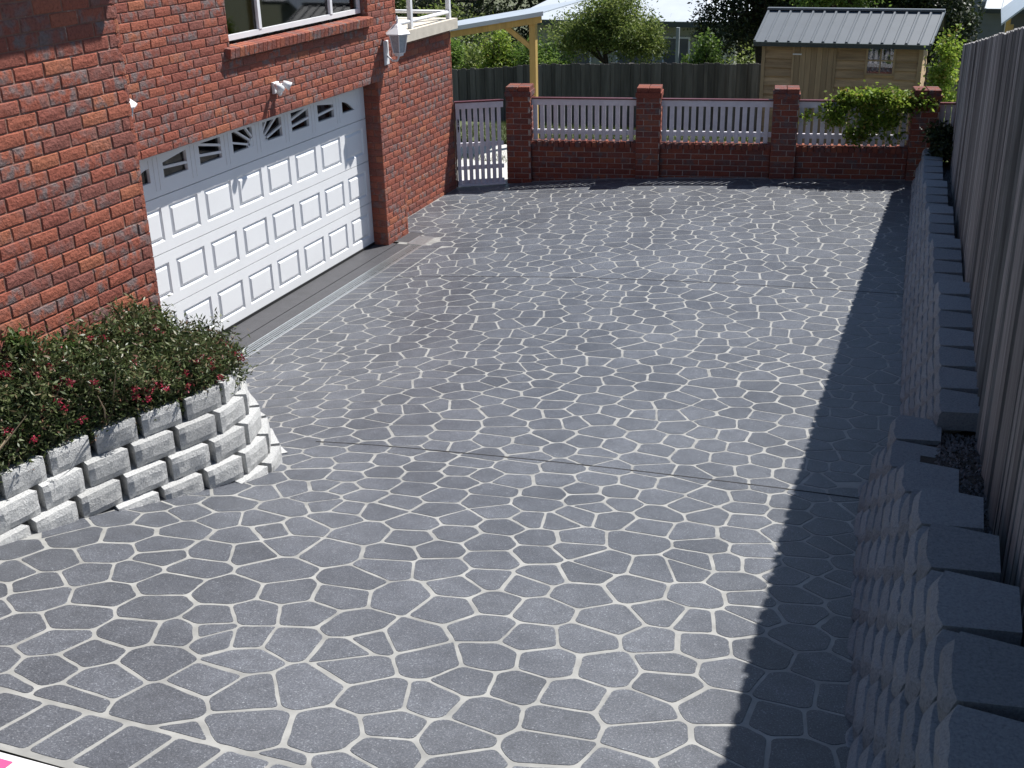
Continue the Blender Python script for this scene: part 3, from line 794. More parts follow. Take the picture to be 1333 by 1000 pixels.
# ---- balcony beside the pier: slab (part of the house), white railing
bal = MB().box(-3.2, -0.27, 5.20, 7.76, 2.452, 2.60).build('balcony_slab', M['cream'], house)
rail = empty('balcony_railing', (0, 0, 0)); tag(rail, 'white tubular railing on the balcony beside the brick pier', 'railing')
for yy in (6.30, 7.60):
    MB().box(-0.375, -0.315, yy - 0.03, yy + 0.03, 2.60, 3.6).build('post', M['white'], rail)
for xx, yy in ((-1.4, 7.62), (-2.6, 7.62), (-3.0, 6.3)): MB().box(xx - 0.05, xx + 0.05, yy - 0.05, yy + 0.05, 2.60, 4.2).build('post', M['white'], rail)
MB().tube([(-0.345, 5.2, 2.70), (-0.345, 7.6, 2.70)], 0.026, 10).build('lower_rail', M['white'], rail, True)
MB().tube([(-0.345, 7.6, 2.70), (-3.0, 7.6, 2.70)], 0.026, 10).build('lower_rail', M['white'], rail, True)
MB().tube([(-0.345, 5.2, 3.55), (-0.345, 7.6, 3.55)], 0.03, 10).build('top_rail', M['white'], rail, True)
MB().tube([(-0.345, 7.6, 3.55), (-3.0, 7.6, 3.55)], 0.03, 10).build('top_rail', M['white'], rail, True)
g = MB(); arc = [(-1.75 + 0.42 * math.cos(t), 7.3, 2.62 + 0.55 * max(0, math.sin(t)) ** 0.8) for t in np.linspace(0, math.pi, 17)]
ch = empty('balcony_chair'); tag(ch, 'white arched chair back standing on the balcony behind the railing', 'chair')
g.tube(arc, 0.022, 8).build('back_hoop', M['white'], ch, True)
MB().box(-2.17, -1.33, 6.8, 7.3, 2.86, 2.90).build('seat', M['white'], ch)
for a, b in ((-2.15, 6.82), (-1.38, 6.82), (-2.15, 7.26), (-1.38, 7.26)): MB().box(a, a + 0.03, b, b + 0.03, 2.60, 2.859).build('leg', M['white'], ch)

# ---- wall lanterns, floodlight
def lantern(y, label):
    L = empty('wall_lantern', (0, y, 2.55)); tag(L, label, 'lantern', 'white coach lanterns beside the garage door')
    MB().cbox((0.0, -0.05, -0.20), (0, 0.10, 0), (0, 0, 0.26), (0.02, 0, 0), 0.008).build('back_plate', M['white'], L)
    MB().tube([(0.02, 0, -0.10), (0.08, 0, -0.155), (0.14, 0, -0.15), (0.165, 0, -0.10)], 0.011, 8).build('arm', M['white'], L, True)
    MB().lathe((0.165, 0, -0.105), [(0.02, 0), (0.055, 0.012), (0.055, 0.03), (0.075, 0.045)], 6).build('base', M['white'], L)
    MB().lathe((0.165, 0, -0.06), [(0.066, 0), (0.108, 0.19)], 6).build('glass', M['obscure'], L)
    for k in range(6):
        q = 2 * math.pi * k / 6; c_, s_ = math.cos(q), math.sin(q)
        MB().tube([(0.165 + 0.07 * c_, 0.07 * s_, -0.065), (0.165 + 0.113 * c_, 0.113 * s_, 0.135)], 0.006, 5).build('glazing_bar', M['white'], L)
    L.scale = (1.15, 1.15, 1.15)
    MB().lathe((0.165, 0, 0.13), [(0.145, 0), (0.150, 0.012), (0.075, 0.075), (0.05, 0.10), (0.02, 0.115), (0.012, 0.15), (0.02, 0.165), (0.004, 0.20)], 6).build('roof', M['white'], L)
    return L
lantern(4.83, 'white six-sided lantern on the brick pier under the balcony corner')
lantern(-0.60, 'white lantern mostly hidden behind the corner of the projecting brick wing')
fl = empty('floodlight', (0, 2.17, 2.44)); tag(fl, 'small white twin-head floodlight above the garage door', 'light')
MB().cbox((0, -0.055, -0.06), (0, 0.11, 0), (0, 0, 0.12), (0.035, 0, 0), 0.01).build('junction_box', M['white'], fl)
for s in (-1, 1):
    MB().tube([(0.03, s * 0.02, 0.02), (0.075, s * 0.07, 0.03)], 0.012, 8).build('swivel', M['white'], fl, True)
    MB().tube([(0.07, s * 0.06, 0.045), (0.14, s * 0.10, 0.0)], [0.028, 0.048], 12).build('lamp_head', M['white'], fl, True)
MB().lathe((0.06, 0, -0.085), [(0.012, 0), (0.028, 0.02), (0.028, 0.05)], 10).build('sensor', M['white'], fl)

# ================================================================== PLANTER RETAINING WALL (left)
def smooth_path(P, n=300):
    P = np.array(P, float); t = np.zeros(len(P)); t[1:] = np.cumsum(np.linalg.norm(np.diff(P, axis=0), axis=1))
    s = np.linspace(0, t[-1], n); Q = np.c_[np.interp(s, t, P[:, 0]), np.interp(s, t, P[:, 1])]
    for _ in range(60):
        Q[1:-1] = 0.25 * Q[:-2] + 0.5 * Q[1:-1] + 0.25 * Q[2:]
    return Q
def offset_path(Q, d):
    T = np.gradient(Q, axis=0); T /= np.linalg.norm(T, axis=1)[:, None]; N = np.c_[T[:, 1], -T[:, 0]]
    return Q + d * N
def along(Q, s):
    t = np.zeros(len(Q)); t[1:] = np.cumsum(np.linalg.norm(np.diff(Q, axis=0), axis=1))
    p = np.array([np.interp(s, t, Q[:, 0]), np.interp(s, t, Q[:, 1])]); e = 0.03
    a = np.array([np.interp(s - e, t, Q[:, 0]), np.interp(s - e, t, Q[:, 1])]); b = np.array([np.interp(s + e, t, Q[:, 0]), np.interp(s + e, t, Q[:, 1])])
    d = (b - a); d /= np.linalg.norm(d); return p, d, t[-1]
def block_mesh(W, H, D, taper, rough, seed, mt='block', round_=0.0):
    """split-face block: x along wall (centred), y into the bank (front at 0), z up"""
    rr = random.Random(seed); NX, NZ = 7, 4; V = []; F = []
    def amp(i, j): return rr.uniform(-rough, rough)
    for j in range(NZ + 1):
        for i in range(NX + 1):
            ex_ = (i in (0, NX)) + (j in (0, NZ)); y = -0.6 * rough + amp(i, j) + (0.010 if ex_ else 0) + round_ * ((j / NZ) ** 3 + 0.9 * abs(2 * i / NX - 1) ** 7)
            V.append((-W / 2 + W * i / NX + (0 if i in (0, NX) else amp(i, j) * 0.6), y, H * j / NZ + (0 if j in (0, NZ) else amp(i, j) * 0.5)))
    q = lambda i, j: j * (NX + 1) + i
    for j in range(NZ):
        for i in range(NX): F.append((q(i, j), q(i + 1, j), q(i + 1, j + 1), q(i, j + 1)))
    b0 = len(V); W2 = W * taper
    V += [(-W2 / 2, D, 0), (W2 / 2, D, 0), (W2 / 2, D, H), (-W2 / 2, D, H)]
    F.append(tuple(q(i, NZ) for i in range(NX + 1)) + (b0 + 2, b0 + 3))
    F.append(tuple(q(i, 0) for i in range(NX, -1, -1)) + (b0, b0 + 1))
    F.append(tuple(q(0, j) for j in range(NZ + 1)) + (b0 + 3, b0))
    F.append(tuple(q(NX, j) for j in range(NZ, -1, -1)) + (b0 + 1, b0 + 2))
    F.append((b0 + 1, b0, b0 + 3, b0 + 2))
    return mesh_from('block', V, F, M[mt])
pw = empty('planter_wall', (2.5, -3, 0)); pw.location = (0, 0, 0)
tag(pw, 'curved grey split-face block planter wall at the corner of the brick house', 'retaining wall')
ZTOP, CH, SET = 1.40, 0.152, 0.058
QT = smooth_path(PLANT_TOP)
pm = [block_mesh(0.276, CH - 0.003, 0.24, 0.66, 0.0028, 40 + i) for i in range(7)]
for c in range(9):
    Q = offset_path(QT, -SET * c * -1.0); zt = ZTOP - CH * (c + 1)
    tot = along(Q, 0)[2]; s = 0.10 + (0.16 if c % 2 else 0.0) + 0.03 * c
    while s < tot - 0.2:
        p, d, _ = along(Q, s)
        if float(tz(p[0], p[1])) < zt + CH - 0.02 and p[1] > -5.6:
            nrm = np.array([d[1], -d[0]])
            o = shared('block', pm[rnd.randrange(7)], pw, (p[0], p[1], zt), math.atan2(d[1], d[0]))
        s += 0.318
# continuous core behind the faces
core = MB()
for c in range(9):
    Qa = offset_path(QT, SET * c - 0.13); Qb = offset_path(QT, SET * c - 0.19); zt = ZTOP - CH * (c + 1)
    st = 6
    for i in range(0, len(Qa) - st, st):
        a0, a1, b0, b1 = Qa[i], Qa[i + st], Qb[i], Qb[i + st]
        V = [(*a0, zt - 0.01), (*a1, zt - 0.01), (*b1, zt - 0.01), (*b0, zt - 0.01), (*a0, zt + CH - 0.012), (*a1, zt + CH - 0.012), (*b1, zt + CH - 0.012), (*b0, zt + CH - 0.012)]
        core.add(V, [(0, 1, 5, 4), (4, 5, 6, 7), (2, 3, 7, 6)])
core.build('core', M['blockback'], pw)
sp = MB(); Qs = offset_path(QT, -0.12)
idx = list(range(0, len(Qs), 6))
V = [(*Qs[i], ZTOP - 0.07) for i in idx] + [(0.0, -2.45, ZTOP - 0.07), (0.0, -2.61, ZTOP - 0.05), (1.985, -2.63, ZTOP + 0.05), (1.985, -5.7, ZTOP + 0.05)]
sp.add(V, [tuple(range(len(V)))]); tag(sp.build('planter_soil', M['soil']), kind='structure')

# ================================================================== RIGHT-HAND RETAINING WALLS
CHR = 0.13
rmf = [block_mesh(0.376, CHR - 0.003, 0.27, 0.80, 0.004, 180 + i, 'block_shade', 0.014) for i in range(6)]
rm = [block_mesh(0.374, CHR - 0.003, 0.31, 0.80, 0.0045, 80 + i, 'block_shade', 0.022) for i in range(6)]
def right_wall(name, y_from, y_to, basex, top_of, s, label, z_ref, rm):
    W = empty(name); tag(W, label, 'retaining wall')
    k0 = 0
    for c in range(0, 17):
        z = z_ref + c * CHR; yy = y_from - (0.19 if c % 2 else 0.0)
        while yy > y_to:
            x = basex(yy) + s * (z - z_ref) / CHR; zg = float(tz(min(basex(yy), 6.8), yy))
            if z + CHR > zg - 0.02 and z + CHR <= top_of(yy) + 0.01:
                dx = (basex(yy + 0.2) - basex(yy - 0.2)) / 0.4
                # local x runs along -Y so that the bank (local y) is +X
                o = shared('block', rm[rnd.randrange(6)], W, (x, yy, z), math.atan2(-1.0, -dx) + rnd.uniform(-0.012, 0.012))
                o.location.z += rnd.uniform(-0.001, 0.001)
            yy -= 0.397
    return W
def basex1(y): return 6.36 + 0.0433 * (9.0 - y)
TS1 = [(6.4, 0.75), (4.6, 0.88), (2.8, 1.01), (1.0, 1.14), (-99, 1.27)]
def top1(y):
    for yy, z in TS1:
        if y > yy: return z
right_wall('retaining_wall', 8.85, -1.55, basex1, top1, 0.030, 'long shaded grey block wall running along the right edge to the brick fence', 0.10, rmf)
def basex2(y): return 6.63 - 0.0136 * (y + 1.8)
TS2 = [(-2.45, 1.16), (-2.9, 1.29), (-3.25, 1.42), (-3.6, 1.55), (-3.95, 1.68), (-4.75, 1.81), (-5.3, 1.94), (-99, 2.07)]
def top2(y):
    for yy, z in TS2:
        if y > yy: return z
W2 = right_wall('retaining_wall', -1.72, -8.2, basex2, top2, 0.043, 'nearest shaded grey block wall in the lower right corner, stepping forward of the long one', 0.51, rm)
# soil strip between the walls and the paling fence
g = MB(); yy = np.arange(-9.0, 9.5, 0.25)
def bank_x(y):
    return basex1(y) + 0.030 * ((top1(y) - 0.10) / CHR - 1) + 0.20 if y > -1.6 else basex2(y) + 0.043 * ((top2(y) - 0.51) / CHR - 1) + 0.20
def soil_z(y): return float(np.interp(y, [-9, -4.8, -3.4, -1.3, 0.8, 5, 9.3], [1.95, 1.62, 1.34, 1.05, 1.0, 0.72, 0.52]))
for y in yy:
    xa = bank_x(y); xb = fence_x(y) + 0.5
    for t in np.linspace(0, 1, 7): g.V.append((xa + (xb - xa) * t, y, soil_z(y) + rnd.uniform(-0.012, 0.012)))
for j in range(len(yy) - 1):
    for i in range(6): g.F.append((j * 7 + i, j * 7 + i + 1, (j + 1) * 7 + i + 1, (j + 1) * 7 + i))
tag(g.build('garden_bed', M['soil'], None, True), kind='structure')
n = 9000
py = rng.uniform(-7, 9, n); fx = np.array([fence_x(a) for a in py]); xa = np.array([bank_x(a) + 0.09 for a in py])
px = xa + (fx + 0.05 - xa) * rng.random(n); pz = np.array([soil_z(a) for a in py]) + 0.004
sz = rng.uniform(0.008, 0.024, n); T = np.zeros((n * 2, 3, 3)); an = rng.uniform(0, 6.28, n)
C = np.c_[px, py, pz]; A = np.c_[np.cos(an), np.sin(an), np.zeros(n)] * sz[:, None]; B = np.c_[-np.sin(an), np.cos(an), np.zeros(n)] * sz[:, None] * 0.7; U = np.c_[np.zeros(n), np.zeros(n), sz * 0.9]
T[:n, 0] = C - A; T[:n, 1] = C + B; T[:n, 2] = C + U; T[n:, 0] = C + B; T[n:, 1] = C + A; T[n:, 2] = C + U
T2 = np.zeros((n, 3, 3)); T2[:, 0] = C - B; T2[:, 1] = C - A; T2[:, 2] = C + U
o = link(bpy.data.objects.new('gravel', quads_mesh('gravel', np.concatenate([T, T2]), M['blockback'], 3)))
tag(o, 'dark gravel mulch between the block wall and the paling fence', 'gravel', kind='stuff')

# ================================================================== PALING FENCES
pf = empty('paling_fence'); tag(pf, 'tall weathered grey paling fence along the right side of the driveway', 'fence')
def ftop(y): return 2.18 + (9.3 - y) * 0.132
def fbase(y): return soil_z(y) - 0.05
ya = 9.45; k = 0
while ya > -8.0:
    wdt = rnd.uniform(0.088, 0.104); x = fence_x(ya); x2 = fence_x(ya - wdt); t = rnd.uniform(0.014, 0.018); zt = ftop(ya) + rnd.uniform(-0.005, 0.005)
    fr = (k % 2) * 0.015 + rnd.uniform(-0.003, 0.003); tw = rnd.uniform(-0.006, 0.006)
    g = MB(); a = np.array([x + fr + tw, ya + 0.006, fbase(ya)]); u = np.array([x2 + fr - tw, ya - wdt - 0.006, fbase(ya)]) - a
    g.obox(a, u, (t, 0, 0), (rnd.uniform(-0.006, 0.006), 0, zt - fbase(ya))); g.build('paling', M['paling'], pf)
    ya -= wdt * 0.80; k += 1
for h in (0.35, 1.0, 1.6):
    MB().obox((fence_x(9.4) + 0.05, 9.4, fbase(9.4) + h), (fence_x(-8) - fence_x(9.4), -17.4, fbase(-8) - fbase(9.4) + 0.4), (0.04, 0, 0), (0, 0, 0.08)).build('rail', M['paling'], pf)
for y in np.arange(-7.5, 9.5, 2.4): MB().box(fence_x(y) + 0.095, fence_x(y) + 0.19, y - 0.05, y + 0.05, fbase(y) - 0.3, ftop(y) - 0.15).build('post', M['paling'], pf)

df = empty('paling_fence'); tag(df, 'low dark stained paling fence across the back of the lawn', 'fence')
xa = -9.0; k = 0
while xa < 7.2:
    wdt = rnd.uniform(0.135, 0.155); zt = float(np.interp(xa, [-9, -4.6, -2.5, 0.1, 2.7, 7], [0.25, 0.38, 0.55, 0.65, 0.70, 0.72])) + rnd.uniform(-0.02, 0.02)
    y = 17.5 - (k % 2) * 0.02; zb = gz(xa, 17.5) - 0.1; w2 = wdt / 2
    MB().prism([(xa, zb), (xa + wdt, zb), (xa + wdt, zt - 0.02), (xa + wdt * 0.8, zt), (xa + wdt * 0.2, zt), (xa, zt - 0.02)], y, y + 0.016, lambda p, q, d: (p, d, q)).build('paling', M['darkpaling'], df)
    xa += wdt * 0.84; k += 1
for z in (0.1, -0.6): MB().box(-9, 7.2, 17.52, 17.56, z, z + 0.08).build('rail', M['darkpaling'], df)
for x in (-7.5, -5.1, -2.7, -0.35, 2.05, 4.4): MB().box(x, x + 0.10, 17.56, 17.66, -1.5, 0.62 + (0.14 if x < -2 else 0.0)).build('post', M['darkpaling'], df)

# ================================================================== BRICK FENCE WITH PIERS, PICKETS, GATE
def frame3(a, d, z): p = fpt(a, d); return np.array([p[0], p[1], z])
u3 = np.array([FD[0], FD[1], 0]); n3 = np.array([FN[0], FN[1], 0])
def brick_box(name_core, parent, a0, a1, d0, d1, z0, z1, soldier_top=False):
    """brickwork clad on the four sides and top of a box in fence coordinates"""
    r_ = 0.007; g = MB(); g.obox(frame3(a0 + r_, d0 + r_, z0), u3 * (a1 - a0 - 2 * r_), n3 * (d1 - d0 - 2 * r_), (0, 0, z1 - z0 - 0.006)); g.build(name_core, M['mortar_light'], parent)
    J = MB()
    def face(o, u, nrm, L):
        w_ = Wall(o, u, nrm); w_.course_fill(0, L, z0, z1 - 0.02, phase=0.0 if L > 0.5 else 0.0, z_origin=z1 - PC * 40 + 0.010)
        R = np.array([w_.u, (0, 0, 1), w_.n]).T; fl_ = np.linalg.det(R) < 0
        for a, z, L2 in w_.b:
            key, (V, F) = brick_geo(L2); J.add(V @ R.T + w_.pos(a, z), [f[::-1] for f in F] if fl_ else F)
    face(frame3(a0, d1, 0), u3, n3, a1 - a0); face(frame3(a0, d0, 0), u3, -n3, a1 - a0)
    face(frame3(a0, d0, 0), n3, -u3, d1 - d0); face(frame3(a1, d0, 0), n3, u3, d1 - d0)
    tag(J.build('brickwork', M['brick_shade'], parent), kind='stuff')
PIERS = [(0.0, 0.385), (2.03, 2.40), (4.07, 4.44), (6.06, 6.43)]
pier_lab = ['brick pier beside the white gate', 'brick pier second from the gate, between two bare picket panels', 'brick pier in front of the timber shed door', 'shaded brick pier draped with vine next to the grey paling fence']
for i, (a0, a1) in enumerate(PIERS):
    pr_ = empty('brick_pier'); tag(pr_, pier_lab[i], 'pier', 'piers of the brick picket fence')
    zb = [-0.05, 0.05, 0.08, 0.1][i]
    brick_box('core', pr_, a0, a1, -0.37, 0.0, zb, 1.40)
    e = 0.018 if i < 3 else 0.05
    q = MB(); q.obox(frame3(a0 - 0.012, -0.37 - 0.012, 1.398), u3 * (a1 - a0 + 0.024), n3 * 0.394, (0, 0, 0.075)); q.build('cap_course', M['brick_shade'], pr_)
    for j in range(4):
        for k in range(2):
            q = MB(); L = (a1 - a0 - 0.0) / 2; ww = 0.37 / 4
            q.cbox(frame3(a0 + k * L + 0.004, -0.37 + j * ww + 0.003, 1.474), u3 * (L - 0.008), n3 * (ww - 0.006), (0, 0, 0.072), 0.006); q.build('cap_brick', M['brick_shade'], pr_)
def picket_panel(name, a0, a1, label, zc, nP):
    low = empty('brick_wall'); 
    tag(low, label[0], 'wall', 'low brick walls between the piers')
    zb = -0.05
    brick_box('core', low, a0 + 0.003, a1 - 0.003, -0.30, -0.07, zb, zc - 0.075)
    m_ = int(round((a1 - a0) / PC)); pitch = (a1 - a0) / m_
    for k in range(m_):
        q = MB(); q.cbox(frame3(a0 + k * pitch + 0.005, -0.315, zc - 0.08), u3 * (pitch - 0.010), n3 * 0.26, (0, 0, 0.08), 0.008)
        q.build('coping_brick', M['brick_shade'], low)
    pn = empty(name); tag(pn, label[1], 'fence', 'white picket panels between the piers')
    pitch = (a1 - a0 - 0.03) / nP
    for k in range(nP):
        a = a0 + 0.02 + k * pitch
        q = MB(); q.cbox(frame3(a, -0.17, zc + 0.008), u3 * (pitch * 0.62), (0, 0, 1.335 - zc), n3 * 0.018, 0.003); q.build('picket', M['picket'], pn)
    MB().obox(frame3(a0 + 0.004, -0.215, zc + 0.10), u3 * (a1 - a0 - 0.008), n3 * 0.044, (0, 0, 0.07)).build('lower_rail', M['picket'], pn)
    MB().obox(frame3(a0 + 0.004, -0.150, 1.255), u3 * (a1 - a0 - 0.008), n3 * 0.02, (0, 0, 0.09)).build('top_rail', M['picket'], pn)
    MB().obox(frame3(a0 + 0.004, -0.20, 1.346), u3 * (a1 - a0 - 0.008), n3 * 0.085, (0, 0, 0.022)).build('rail_cap', M['redrail'], pn)
picket_panel('picket_fence', 0.385, 2.03, ('low brick wall nearest the gate', 'bare white picket panel nearest the gate'), 0.70, 15)
picket_panel('picket_fence', 2.40, 4.07, ('low brick wall in the middle of the fence', 'white picket panel between the second and third piers'), 0.70, 15)
picket_panel('picket_fence', 4.44, 6.06, ('low brick wall under the vine', 'white picket panel overgrown with vine'), 0.69, 15)
# short grey panel beyond the last pier
sp_ = empty('picket_fence'); tag(sp_, 'narrow grey board panel between the last pier and the paling fence', 'fence')
for k in range(4): MB().obox(frame3(6.45 + k * 0.085, -0.17, 0.62), u3 * 0.074, n3 * 0.016, (0, 0, 0.70)).build('picket', M['picket'], sp_)
MB().obox(frame3(6.44, -0.20, 1.325), u3 * 0.36, n3 * 0.08, (0, 0, 0.022)).build('rail_cap', M['redrail'], sp_)
# gate
G0 = np.array([-0.355, 7.70]); G1 = np.array([0.305, 8.09]); gdv = (G1 - G0); gl = np.linalg.norm(gdv); gdv /= gl; gnv = np.array([gdv[1], -gdv[0]])
gu = np.array([*gdv, 0]); gn = np.array([*gnv, 0])
gate = empty('picket_gate'); tag(gate, 'tall white picket gate between the house corner and the first pier', 'gate')
def gp3(a, d, z): p = G0 + a * gdv + d * gnv; return np.array([p[0], p[1], z])
for k in range(8):
    pit = (gl - 0.03) / 8
    q = MB(); q.cbox(gp3(0.015 + k * pit, -0.02, 0.075), gu * pit * 0.64, (0, 0, 1.27), gn * 0.018, 0.003); q.build('picket', M['picket'], gate)
for z in (0.075, 0.30, 0.66): MB().obox(gp3(0.01, -0.062, z), gu * (gl - 0.02), gn * 0.04, (0, 0, 0.06)).build('rail', M['picket'], gate)
MB().obox(gp3(0.01, 0.0, 1.255), gu * (gl - 0.02), gn * 0.02, (0, 0, 0.09)).build('top_rail', M['picket'], gate)
MB().obox(gp3(0.0, -0.06, 1.346), gu * gl, gn * 0.085, (0, 0, 0.022)).build('rail_cap', M['redrail'], gate)
MB().obox(gp3(-0.012, -0.05, 0.04), gu * 0.02, gn * 0.06, (0, 0, 1.30)).build('hinge_stile', M['redrail'], gate)
MB().obox(gp3(0.005, -0.04, 0.045), gu * (gl - 0.01), gn * 0.06, (0, 0, 0.028)).build('bottom_rail', M['white'], gate)
for z in (0.95, 1.06): MB().tube([gp3(0.045, 0.03, z - 0.04), gp3(0.045, 0.05, z), gp3(0.045, 0.03, z + 0.04)], 0.011, 6).build('handle', M['black'], gate)

# ================================================================== CARPORT, SHED, HOUSES BEHIND
cpt = empty('carport'); tag(cpt, 'yellow pine carport with pale corrugated roof behind the brick house', 'carport')
MB().box(-0.39, -0.275, 11.15, 11.265, -0.05, 2.16).build('post', M['pine'], cpt)
MB().box(-3.9, -3.78, 11.15, 11.265, -0.05, 1.6).build('post', M['pine'], cpt)
MB().obox((-4.4, 11.10, 1.485), (4.25, 0, 0.70), (0, 0.05, 0), (0, 0, 0.145)).build('beam', M['pine'], cpt)
MB().obox((-0.40, 11.17, 1.72), (-0.50, 0, 0.36), (0, 0.06, 0), (0.05, 0, 0.07)).build('brace', M['pine'], cpt)
MB().box(-3.39, -3.275, 13.6, 13.715, -0.4, 1.75).build('post', M['pine'], cpt)
g = MB(); NR = 60
for i in range(NR * 4 + 1):
    y = 11.04 + (13.9 - 11.04) * i / (NR * 4); h = 0.009 * math.sin(i * math.pi / 2)
    g.V += [(-4.5, y, 1.635 + h), (-0.10, y, 2.36 + h)]
for i in range(NR * 4): g.F.append((2 * i, 2 * i + 1, 2 * i + 3, 2 * i + 2))
g.build('roof_sheet', M['zincalume'], cpt, True)
MB().obox((-4.5, 11.03, 1.585), (4.42, 0, 0.725), (0, 0.012, 0), (0, 0, 0.075)).build('barge_flashing', M['zincalume'], cpt)

shed = empty('timber_shed'); tag(shed, 'small timber garden shed with blue-grey ribbed metal roof', 'shed')
sx0, sx1, sy0, sy1, szb, szt = 3.43, 6.17, 13.0, 15.2, -0.45, 1.74
MB().box(sx0 + 0.03, sx1 - 0.03, sy0 + 0.03, sy1 - 0.03, szb, szt - 0.02).build('wall_core', M['shed'], shed)
nb = 14
for k in range(nb):
    z = szb + k * (szt - szb) / nb; h = (szt - szb) / nb
    for (a, b) in ((sx0, 3.965), (4.735, 5.24), (5.74, sx1)) if 1.18 < z + h * 0.5 < 1.68 else ((sx0, 3.965), (4.735, sx1)):
        q = MB(); q.add([(a, sy0 - 0.004, z), (b, sy0 - 0.004, z + rnd.uniform(-.008, .008)), (b, sy0 + 0.03, z + h), (a, sy0 + 0.03, z + h), (a, sy0 + 0.04, z), (b, sy0 + 0.04, z), (b, sy0 + 0.04, z + h), (a, sy0 + 0.04, z + h)],
                        [(0, 1, 2, 3), (1, 0, 4, 5), (3, 2, 6, 7), (0, 3, 7, 4), (2, 1, 5, 6)]); q.build('weatherboard', M['shed'], shed)
    q = MB(); q.add([(sx1 + 0.020, sy0 + 0.01, z), (sx1 + 0.020, sy1, z), (sx1 - 0.004, sy1, z + h), (sx1 - 0.004, sy0 + 0.01, z + h), (sx1 - 0.04, sy0 + 0.01, z), (sx1 - 0.04, sy1, z), (sx1 - 0.04, sy1, z + h), (sx1 - 0.04, sy0 + 0.01, z + h)],
                    [(0, 1, 2, 3), (1, 0, 4, 5), (3, 2, 6, 7), (0, 3, 7, 4), (2, 1, 5, 6)]); q.build('weatherboard', M['shed'], shed)
for k in range(7):
    x = 4.005 + k * 0.098; MB().box(x, x + 0.094, sy0 - 0.004 - 0.003 * (k % 2), sy0 + 0.03, szb, 1.66).build('door_board', M['sheddoor'], shed)
MB().box(3.965, 4.003, sy0 - 0.012, sy0 + 0.03, szb, 1.70).build('door_frame', M['sheddoor'], shed)
MB().box(4.692, 4.735, sy0 - 0.012, sy0 + 0.03, szb, 1.70).build('door_frame', M['sheddoor'], shed)
MB().box(4.004, 4.69, sy0 - 0.012, sy0 + 0.03, 1.662, 1.70).build('door_frame', M['sheddoor'], shed)
MB().box(3.975, 4.13, sy0 - 0.022, sy0 - 0.013, 1.50, 1.525).build('hinge', M['white'], shed)
MB().box(sx0 - 0.01, sx0 + 0.05, sy0 - 0.01, sy0 + 0.011, szb, szt).build('corner_stop', M['sheddoor'], shed)
MB().box(sx1 - 0.05, sx1 + 0.022, sy0 - 0.01, sy0 + 0.009, szb, szt).build('corner_stop', M['sheddoor'], shed)
wf = MB(); wf.box(5.24, 5.74, sy0 - 0.008, sy0 + 0.03, 1.18, 1.215).box(5.24, 5.74, sy0 - 0.008, sy0 + 0.03, 1.655, 1.69).box(5.24, 5.275, sy0 - 0.008, sy0 + 0.03, 1.216, 1.654).box(5.705, 5.74, sy0 - 0.008, sy0 + 0.03, 1.216, 1.654).box(5.478, 5.502, sy0 - 0.006, sy0 + 0.02, 1.216, 1.654).box(5.276, 5.477, sy0 - 0.006, sy0 + 0.02, 1.423, 1.447).box(5.503, 5.704, sy0 - 0.006, sy0 + 0.02, 1.423, 1.447)
wfo = wf.build('window', M['sheddoor'], shed)
for a in (5.276, 5.503):
    for b in (1.217, 1.448): MB().box(a, a + 0.201, sy0 + 0.018, sy0 + 0.022, b, b + 0.205).build('pane', M['glass'], wfo)
MB().box(5.25, 5.73, sy0 + 0.03 - 0.006, sy0 + 0.028, 1.19, 1.68).build('dark_interior', M['room'], wfo)
# ribbed gable roof
def roof_sheet(name, parent, p0, p1, q0, q1, mt, ribs, rh, rw=0.03):
    """p0-p1 eave line, q0-q1 ridge line; standing ribs"""
    p0, p1, q0, q1 = (np.array(a, float) for a in (p0, p1, q0, q1)); nrm = np.cross(p1 - p0, q0 - p0); nrm /= np.linalg.norm(nrm)
    if nrm[2] < 0: nrm = -nrm
    g = MB(); g.add([p0, p1, q1, q0, p0 - nrm * 0.02, p1 - nrm * 0.02, q1 - nrm * 0.02, q0 - nrm * 0.02], [(0, 1, 2, 3), (7, 6, 5, 4), (0, 4, 5, 1), (1, 5, 6, 2), (2, 6, 7, 3), (3, 7, 4, 0)])
    s = g.build(name, mt, parent)
    for i in range(ribs + 1):
        t = i / ribs; a = p0 + (p1 - p0) * t; b = q0 + (q1 - q0) * t; e = (p1 - p0) / np.linalg.norm(p1 - p0) * rw
        MB().add([a - e, a + e, b + e, b - e, a - e * .45 + nrm * rh, a + e * .45 + nrm * rh, b + e * .45 + nrm * rh, b - e * .45 + nrm * rh], [(4, 5, 6, 7), (0, 4, 7, 3), (5, 1, 2, 6), (0, 1, 5, 4)]).build('roof_rib', mt, s)
    return s
RZ = 2.17
roof_sheet('roof', shed, (3.30, 12.85, 1.735), (6.30, 12.85, 1.735), (3.33, 14.1, RZ), (6.42, 14.1, RZ), M['shedroof'], 15, 0.028)
roof_sheet('roof', shed, (3.30, 15.35, 1.72), (6.42, 15.35, 1.72), (3.33, 14.1, RZ - 0.002), (6.42, 14.1, RZ - 0.002), M['shedroof'], 15, 0.028)
MB().box(3.29, 6.31, 12.80, 12.86, 1.66, 1.735).build('gutter', M['gutter'], shed)
MB().obox((3.30, 14.02, RZ + 0.0), (3.14, 0, 0), (0, 0.16, 0), (0, 0, 0.035)).build('ridge_cap', M['shedroof'], shed)
MB().add([(6.15, 13.0, 1.74), (6.15, 15.2, 1.74), (6.15, 14.1, 2.14), (6.12, 13.0, 1.74), (6.12, 15.2, 1.74), (6.12, 14.1, 2.14)], [(0, 1, 2), (5, 4, 3), (0, 2, 5, 3), (1, 4, 5, 2)]).build('gable', M['shed'], shed)

